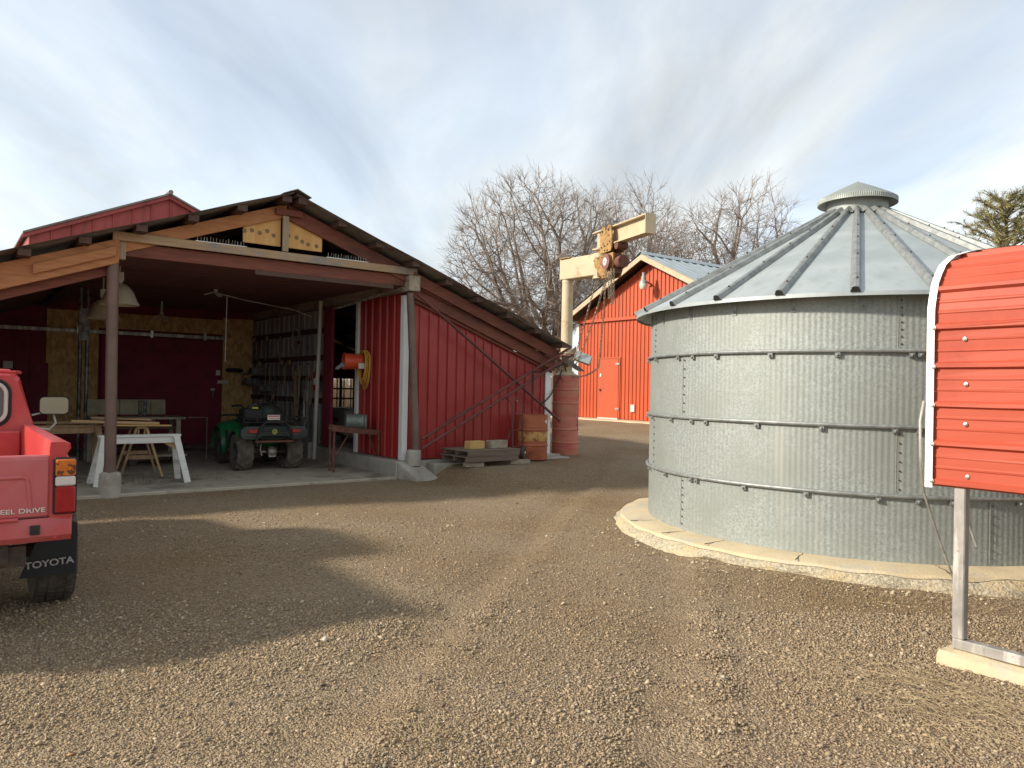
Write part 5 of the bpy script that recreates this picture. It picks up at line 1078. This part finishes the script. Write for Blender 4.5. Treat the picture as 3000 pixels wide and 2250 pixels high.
# tool wall: rows of hand tools hung from the girts
random.seed(17)
kinds = ['wrench', 'saw', 'hammer', 'bar', 'shears']
ordn = ['first', 'second', 'third', 'fourth', 'fifth', 'sixth', 'seventh', 'eighth']
vs_ = [4.0+3.9*(i+.5+random.uniform(-.4, .4))/40 for i in range(40)]
for i in range(40):
    v = vs_[i]; z = random.choice((1.2, 1.62, 2.0, 2.6)); k = kinds[(i*2) % 5]; ln = random.uniform(.28, .62)
    t = shed_thing('hanging_'+k, None, None, 4.46, v, z, 0); b = MB(); b2 = None
    if k == 'wrench': b.beam((0, 0, 0), (0, .02, -ln), .012, .03); b.tube([(0, .03*math.cos(a), -ln+.03*math.sin(a)-.02) for a in np.linspace(.6, 5.6, 8)], .012, 5)
    elif k == 'saw': b.add([(0, 0, 0), (0, .12, -.04), (0, .05, -ln-.1), (0, .01, -ln-.1), (.006, 0, 0), (.006, .12, -.04), (.006, .05, -ln-.1), (.006, .01, -ln-.1)], [(0, 1, 2, 3), (7, 6, 5, 4), (0, 4, 5, 1), (1, 5, 6, 2), (2, 6, 7, 3), (3, 7, 4, 0)]); b2 = MB().box((-.012, .0, -.02), (.018, .12, .08))
    elif k == 'hammer': b.box((-.02, -.07, -.04), (.02, .06, 0)); b2 = MB().cyl((0, 0, 0), (0, 0, -ln), .014, 8)
    elif k == 'bar': b.cyl((0, 0, .05), (0, .01, -ln-.3), .012, 6)
    else: b.beam((0, -.03, 0), (0, .05, -ln), .012, .025); b.beam((0.01, .04, 0), (0.01, -.04, -ln), .012, .025)
    b.build('blade' if k in ('saw', 'shears') else 'head' if k == 'hammer' else 'shaft', M_tool, t)
    if b2: b2.build('handle', M_toolwood, t)
    tag(t, '%s %s from the pale pipe among the tools on the bay wall' % (ordn[i//5], {'wrench': 'wrench', 'saw': 'hand saw', 'hammer': 'hammer', 'bar': 'pry bar', 'shears': 'pair of shears'}[k]), 'tool', 'hand tools hung on the bay wall')
for i, (v, z) in enumerate(((7.2, 1.75), (6.6, 1.35), (7.6, 1.5))):
    b = MB(); b.box((4.1+.05*i, v-.3, z), (4.5, v+.3, z+.03)); b.box((4.15, v-.25, z+.032), (4.45, v-.05, z+.16)); b.box((4.2, v+.02, z+.032), (4.42, v+.22, z+.11))
    o = b.build('tool_shelf', M_tool); o.location = O; o.rotation_euler = (0, 0, TH); tag(o, ['small dark shelf with tins against the osb wall', 'middle dark tool shelf jutting from the side wall', 'dark shelf in the back corner of the bay'][i], 'shelf')
b = MB(); b.lathe([(.001, -.05), (.15, -.05), (.2, -.03), (.2, .03), (.15, .05), (.001, .05)], 20, W(4.05, 7.95, 1.86), (0, 0, 1)); tag(b.build('black_tray', M_black, None, True), 'round black tray on the osb wall right of the maroon door', 'tray')
cab_ = shed_thing('white_cabinet', 'low white cabinet with a red stripe inside the side doorway', 'cabinet', 5.75, 4.9, .27)
b = MB(); b.box((-.35, -.55, .12), (.35, .55, .75)); b.build('body', M_offwhite, cab_, bev=.05)
b = MB(); b.box((-.356, -.2, .46), (-.351, .3, .53)); b.build('stripe', M_platered, cab_)
for y in (-.4, .4):
    b = MB(); b.lathe([(.001, -.03), (.11, -.03), (.13, 0), (.11, .03), (.001, .03)], 18, (-.3, y, .13), (1, 0, 0)); b.build('wheel', M_tyre, cab_, True)
random.seed(19)
ord6 = ['first', 'second', 'third', 'fourth', 'fifth', 'sixth']
for i in range(6):
    p = W(6.35+.2*i, 7.85, 1.72); n_ = random.uniform(.5, 1.2); tag(chain_mesh([p, p-Vector((0, 0, n_))], link=.07, w=.010).build('chain', M_chaindark), ord6[i]+' chain from the left hanging in the back window of the side room', 'chain', 'chains hanging in the back window')
# ------------------------------------------------------------------ along the red wall
dz = .235
dm = shed_thing('rusty_drum', 'rusty orange steel drum with a worn yellow band against the red wall', 'drum', 7.02, -.30, dz)
b = MB(); b.lathe(drum_profile(.275, .83), 40); b.build('shell', M_drumrust, dm, True)
b = MB(); b.lathe([(.2755, .345), (.2775, .35), (.2775, .515), (.2755, .52)], 40); bnd = b.build('painted_band', M_drumband, dm, True)
b = MB(); random.seed(23)
for i in range(9):       # worn brush lettering, too faded to read
    a = rad(214+i*11); z = .43; 
    for s_ in range(3):
        a1 = a+random.uniform(-.06, .06); a2 = a+random.uniform(-.06, .06); z1, z2 = z+random.uniform(-.05, .05), z+random.uniform(-.05, .05)
        b.tube([(.279*math.cos(a1), .279*math.sin(a1), z1), (.279*math.cos((a1+a2)/2), .279*math.sin((a1+a2)/2), (z1+z2)/2+.015), (.279*math.cos(a2), .279*math.sin(a2), z2)], .0045, 4)
b.build('faded_lettering', M_scrawl, bnd)['kind'] = 'stuff'
b = MB(); b.lathe([(.001, .012), (.03, .012), (.035, 0)], 14, (.277*math.cos(rad(290)), .277*math.sin(rad(290)), .70), (math.cos(rad(290)), math.sin(rad(290)), 0)); b.build('bung', M_boltlight, dm)
ht = shed_thing('hand_truck', 'red two wheeled hand truck leaning in front of the rusty drum', 'hand truck', 6.62, -.36, dz)
b = MB()
for y in (-.15, .15): b.tube([(.06, y-.05, .02), (.02, y-.03, .5), (-.0, y-.0, .95), (-.03, y, 1.02), (-.12, y, 1.10), (-.2, y+.0, 1.12)], .013, 8)
for z in (.25, .55, .85): b.tube([(.04-.04*z, -.18+.02*z, z), (.04-.04*z, .12+.02*z, z)], .01, 6)
b.v = [(x*.2+y*.9+.0, y*.2-x*.9, z) for x, y, z in b.v]; b.build('frame', M_brace, ht, True)
b = MB(); b.beam((-.15, .02, .55), (-.32, .02, .1), .012, .03); b.beam((.13, .0, .42), (.2, -.05, .1), .012, .03); b.build('wheel_strut', M_brace, ht)
for x in (-.22, .16):
    b = MB(); b.lathe([(.07, -.035), (.105, -.04), (.125, -.02), (.125, .02), (.105, .04), (.07, .035)], 22, (x, -.02, .125), (.35, -1, 0)); w_ = b.build('wheel', M_tyre, ht, True)
    b = MB(); b.lathe([(.001, .03), (.03, .035), (.04, .02), (.072, .03)], 18, (x, -.02, .125), (.35, -1, 0)); b.build('rim', M_boltlight, w_, True)
b = MB(); b.beam((-.2, -.1, .015), (.2, -.1, .015), .16, .01); b.build('toe_plate', M_brace, ht)
b = MB(); b.tube([(.12, .2-.02, 1.08), (.14, .27, 1.12)], .017, 8); b.build('grip', M_offwhite, ht)
def pallet(z, dx, label, nb=5):
    t = shed_thing('wood_pallet', label, 'pallet', 5.72+dx, -.48, z, rad(2+dx*40), 'pallets stacked by the red wall')
    for i in range(nb):
        b = MB(); y = -.36+i*.165; b.box((-.58, y, .075), (.58, y+.14, .095)); b.build('deck_board', M_pallet, t, bev=.003)
    for y in (-.36, -.02, .32):
        b = MB(); b.box((-.56, y, .0), (.56, y+.045, .074)); b.build('stringer', M_pallet, t)
    return t
pallet(dz+.06, 0, 'dark weathered pallet lying at the bottom of the stack'); pallet(dz+.157, .03, 'weathered pallet on top of the stack, carrying two timber blocks')
for u, v, ln, lb in ((5.4, -.74, .34, 'short grey timber offcut under the near left corner of the pallets'), (6.38, -.72, .40, 'grey timber offcut under the right end of the pallets')):
    b = MB(); b.box((-ln/2, -.06, 0), (ln/2, .06, .075)); o = b.build('timber_offcut', M_greywood, None, bev=.006); o.location = W(u, v, float(ground_z(*W(u, v).to_2d()))+.0); o.rotation_euler = (0, 0, TH-.15); tag(o, lb, 'timber', 'timber offcuts under the pallets')
for u, lb, m_, ln in ((5.58, 'yellowish cut timber block, left of the two on the pallet', M_yellowwood, .33), (6.05, 'grey brown timber block, right of the two on the pallet', M_greywood, .38)):
    b = MB(); b.box((-ln/2, -.08, 0), (ln/2, .08, .135)); o = b.build('timber_block', m_, None, bev=.006); o.location = W(u, -.5, dz+.253); o.rotation_euler = (0, 0, TH+.1); tag(o, lb, 'timber', 'timber blocks on the pallet')

# ------------------------------------------------------------------ trees
def bare_tree(loc, half, top, cz, n, seed, label, zmin=4.0):
    """limbs divide again and again towards points spread through a dome-shaped crown"""
    random.seed(seed); rg = np.random.default_rng(seed); t = thing('bare_tree', label, 'tree', loc, 0, 'bare trees behind the shed'); tr = MB(); cr = MB()
    P_ = rg.normal(size=(n*3, 3)); P_ /= np.linalg.norm(P_, axis=1)[:, None]; q = rg.random(n*3)**.45*(1+.10*np.sin(5*np.arctan2(P_[:, 0], P_[:, 2]+.3)+seed))
    P_ = P_*q[:, None]*np.array([half, half*.8, top-cz])+np.array([0, 0, cz]); P_ = P_[(P_[:, 2] > zmin+np.abs(P_[:, 0])*.12)][:n]
    def seg(p, d, q_, n_, r0, r1, lev):
        # bend from the parent's direction into the new one
        L_ = (q_-p).length; k = 5 if L_ > .8 else 3; pts = []; rs = []
        for i in range(k+1):
            u = i/k; a_ = p+d*L_*u; b_ = p.lerp(q_, u); w = (1-u)**2*.55; w2 = 1-w
            j = Vector((random.gauss(0, .012), random.gauss(0, .012), random.gauss(0, .012)))*L_ if 0 < i < k else Vector()
            pts.append(b_*w2+a_*w if 0 < i < k else b_.copy()); pts[-1] += j; rs.append(r0+(r1-r0)*u)
        (tr if n_ > 60 else cr).tube(pts, rs, 8 if n_ > 200 else 5 if n_ > 12 else 3, cap=False); return (pts[-1]-pts[-2]).normalized()
    rad_ = lambda k: max(.0075, .0105*k**.47)
    def grow(p, d, T, lev):
        k = len(T)
        if k == 1:
            q_ = Vector(T[0]); e = seg(p, d, q_, 1, rad_(1), .006, lev); L_ = (q_-p).length
            for i in range(random.randint(3, 6)):     # last year's shoots
                b_ = p.lerp(q_, random.uniform(.25, 1)); v_ = (e+Vector((random.gauss(0, .5), random.gauss(0, .5), random.gauss(.25, .4)))).normalized(); cr.tube([b_, b_+v_*random.uniform(.25, .8)], [.007, .004], 3, cap=False)
            return
        c = Vector(T.mean(0)); f = random.uniform(.26, .38) if lev else .0
        if lev == 0: q_ = Vector((0, 0, zmin*.42))
        else: q_ = p.lerp(c, f)
        e = seg(p, d, q_, k, rad_(k)*(1.25 if lev == 0 else 1), rad_(k)*.93, lev)
        m_ = 6 if lev == 0 else (3 if random.random() < .35 and k > 8 else 2); m_ = min(m_, k)
        D_ = T-np.array(q_); D_ = D_/np.maximum(np.linalg.norm(D_, axis=1)[:, None], .01); C_ = D_[rg.choice(k, m_, replace=False)]
        for _ in range(4):
            lab = np.argmax(D_ @ C_.T, 1)
            for j in range(m_):
                if (lab == j).any(): C_[j] = D_[lab == j].mean(0)
        for j in range(m_):
            S_ = T[lab == j]
            if len(S_): grow(q_, e, S_, lev+1)
    grow(Vector((0, 0, -.3)), Vector((0, 0, 1)), P_, 0)
    tr.build('trunk', M_bark, t, True); cr.build('crown', M_twig, t); return t
bare_tree((2.2, 37, .4), 7.1, 11.5, 4.6, 3800, 3, 'big bare tree right behind the hoist with a wide fan shaped crown')
bare_tree((11.4, 39, .4), 4.1, 12.3, 5.5, 1900, 12, 'bare tree rising between the orange barn and the bin roof')
bare_tree((7.3, 43, .4), 5.2, 12.9, 5.5, 2000, 15, 'bare tree standing furthest back between its two neighbours')

def pine(loc, h, seed):
    random.seed(seed); t = thing('pine_tree', 'green pine tree top showing above the carport at the right edge', 'tree', loc); b = MB(); c = MB()
    b.tube([(0, 0, -.3), (.1, 0, h*.4), (.02, .05, h*.75), (0, 0, h*.985)], [.24, .17, .09, .02], 9)
    for i in range(120):
        f = .40+.59*(i/119); z = h*f; a = i*2.4+random.uniform(-.4, .4); ln = (1-f)*4.2+.55; ln *= random.uniform(.65, 1.15)
        d = Vector((math.cos(a), math.sin(a), random.uniform(.15, .5))); e = Vector((0, 0, z))+d*ln*.55+Vector((0, 0, .0)); tip = e+Vector((d.x*ln*.45, d.y*ln*.45, ln*.22))
        b.tube([(0, 0, z-.1), e, tip], [.03, .018, .007], 5, cap=False)
        for s in range(int(4+ln*6)):
            q = random.uniform(.35, 1); p = (Vector((0, 0, z-.1)).lerp(e, min(1, q*1.8)) if q < .55 else e.lerp(tip, (q-.55)/.45)); td = (Vector((random.gauss(0, .5), random.gauss(0, .5), random.gauss(.4, .35)))+d*.6).normalized(); tp = p+td*random.uniform(.12, .35)
            b.tube([p, tp], [.008, .005], 3, cap=False)
            for k in range(26):
                nd_ = (td+Vector((random.gauss(0, .75), random.gauss(0, .75), random.gauss(0, .75)))).normalized(); o_ = p.lerp(tp, random.random()); x = nd_.orthogonal().normalized()*.010; ee = o_+nd_*random.uniform(.13, .25)
                c.add([o_-x, o_+x, ee], [(0, 1, 2)])
    b.build('trunk', M_bark, t, True); c.build('crown', M_needle, t)
pine((14.9, 23, .1), 7.55, 4)
# dry brush beyond the side room window
random.seed(31); b = MB()
for i in range(2600):
    u = random.uniform(8.5, 14); v = random.uniform(13.5, 17); p = W(u, v, .2); l_ = random.uniform(.6, 2.3); d = Vector((random.gauss(0, .35), random.gauss(0, .35), 1)).normalized()
    b.tube([p, p+d*l_*.6, p+d*l_+Vector((random.gauss(0, .15), random.gauss(0, .15), 0))], [.012, .009, .004], 3, cap=False)
tag(b.build('dry_brush', M_brush), 'sunlit straw coloured brush seen through the side room window', 'brush', kind='stuff')

# leaf litter and sawdust on the bay floor
random.seed(41); b = MB()
for i in range(900):
    u = random.gauss(.3, .9); v = abs(random.gauss(0, 1.0))+.9
    if u < -2.5 or u > 3.5 or v > 6: continue
    p = W(u, v, .034); a = random.random()*6.28; q = random.uniform(.008, .03); z = random.uniform(0, .012)
    b.add([(p.x+q*math.cos(a), p.y+q*math.sin(a), p.z+z), (p.x-q*.5*math.sin(a), p.y+q*.5*math.cos(a), p.z), (p.x-q*math.cos(a), p.y-q*math.sin(a), p.z+z*.5), (p.x+q*.5*math.sin(a), p.y-q*.5*math.cos(a), p.z+.002)], [(0, 1, 2, 3)])
tag(b.build('floor_litter', mat('leaf_litter', (.12, .085, .05), (.24, .17, .10), scale=4, rough=.9)), 'dead leaves and wood scraps scattered on the shed floor', 'litter', kind='stuff')
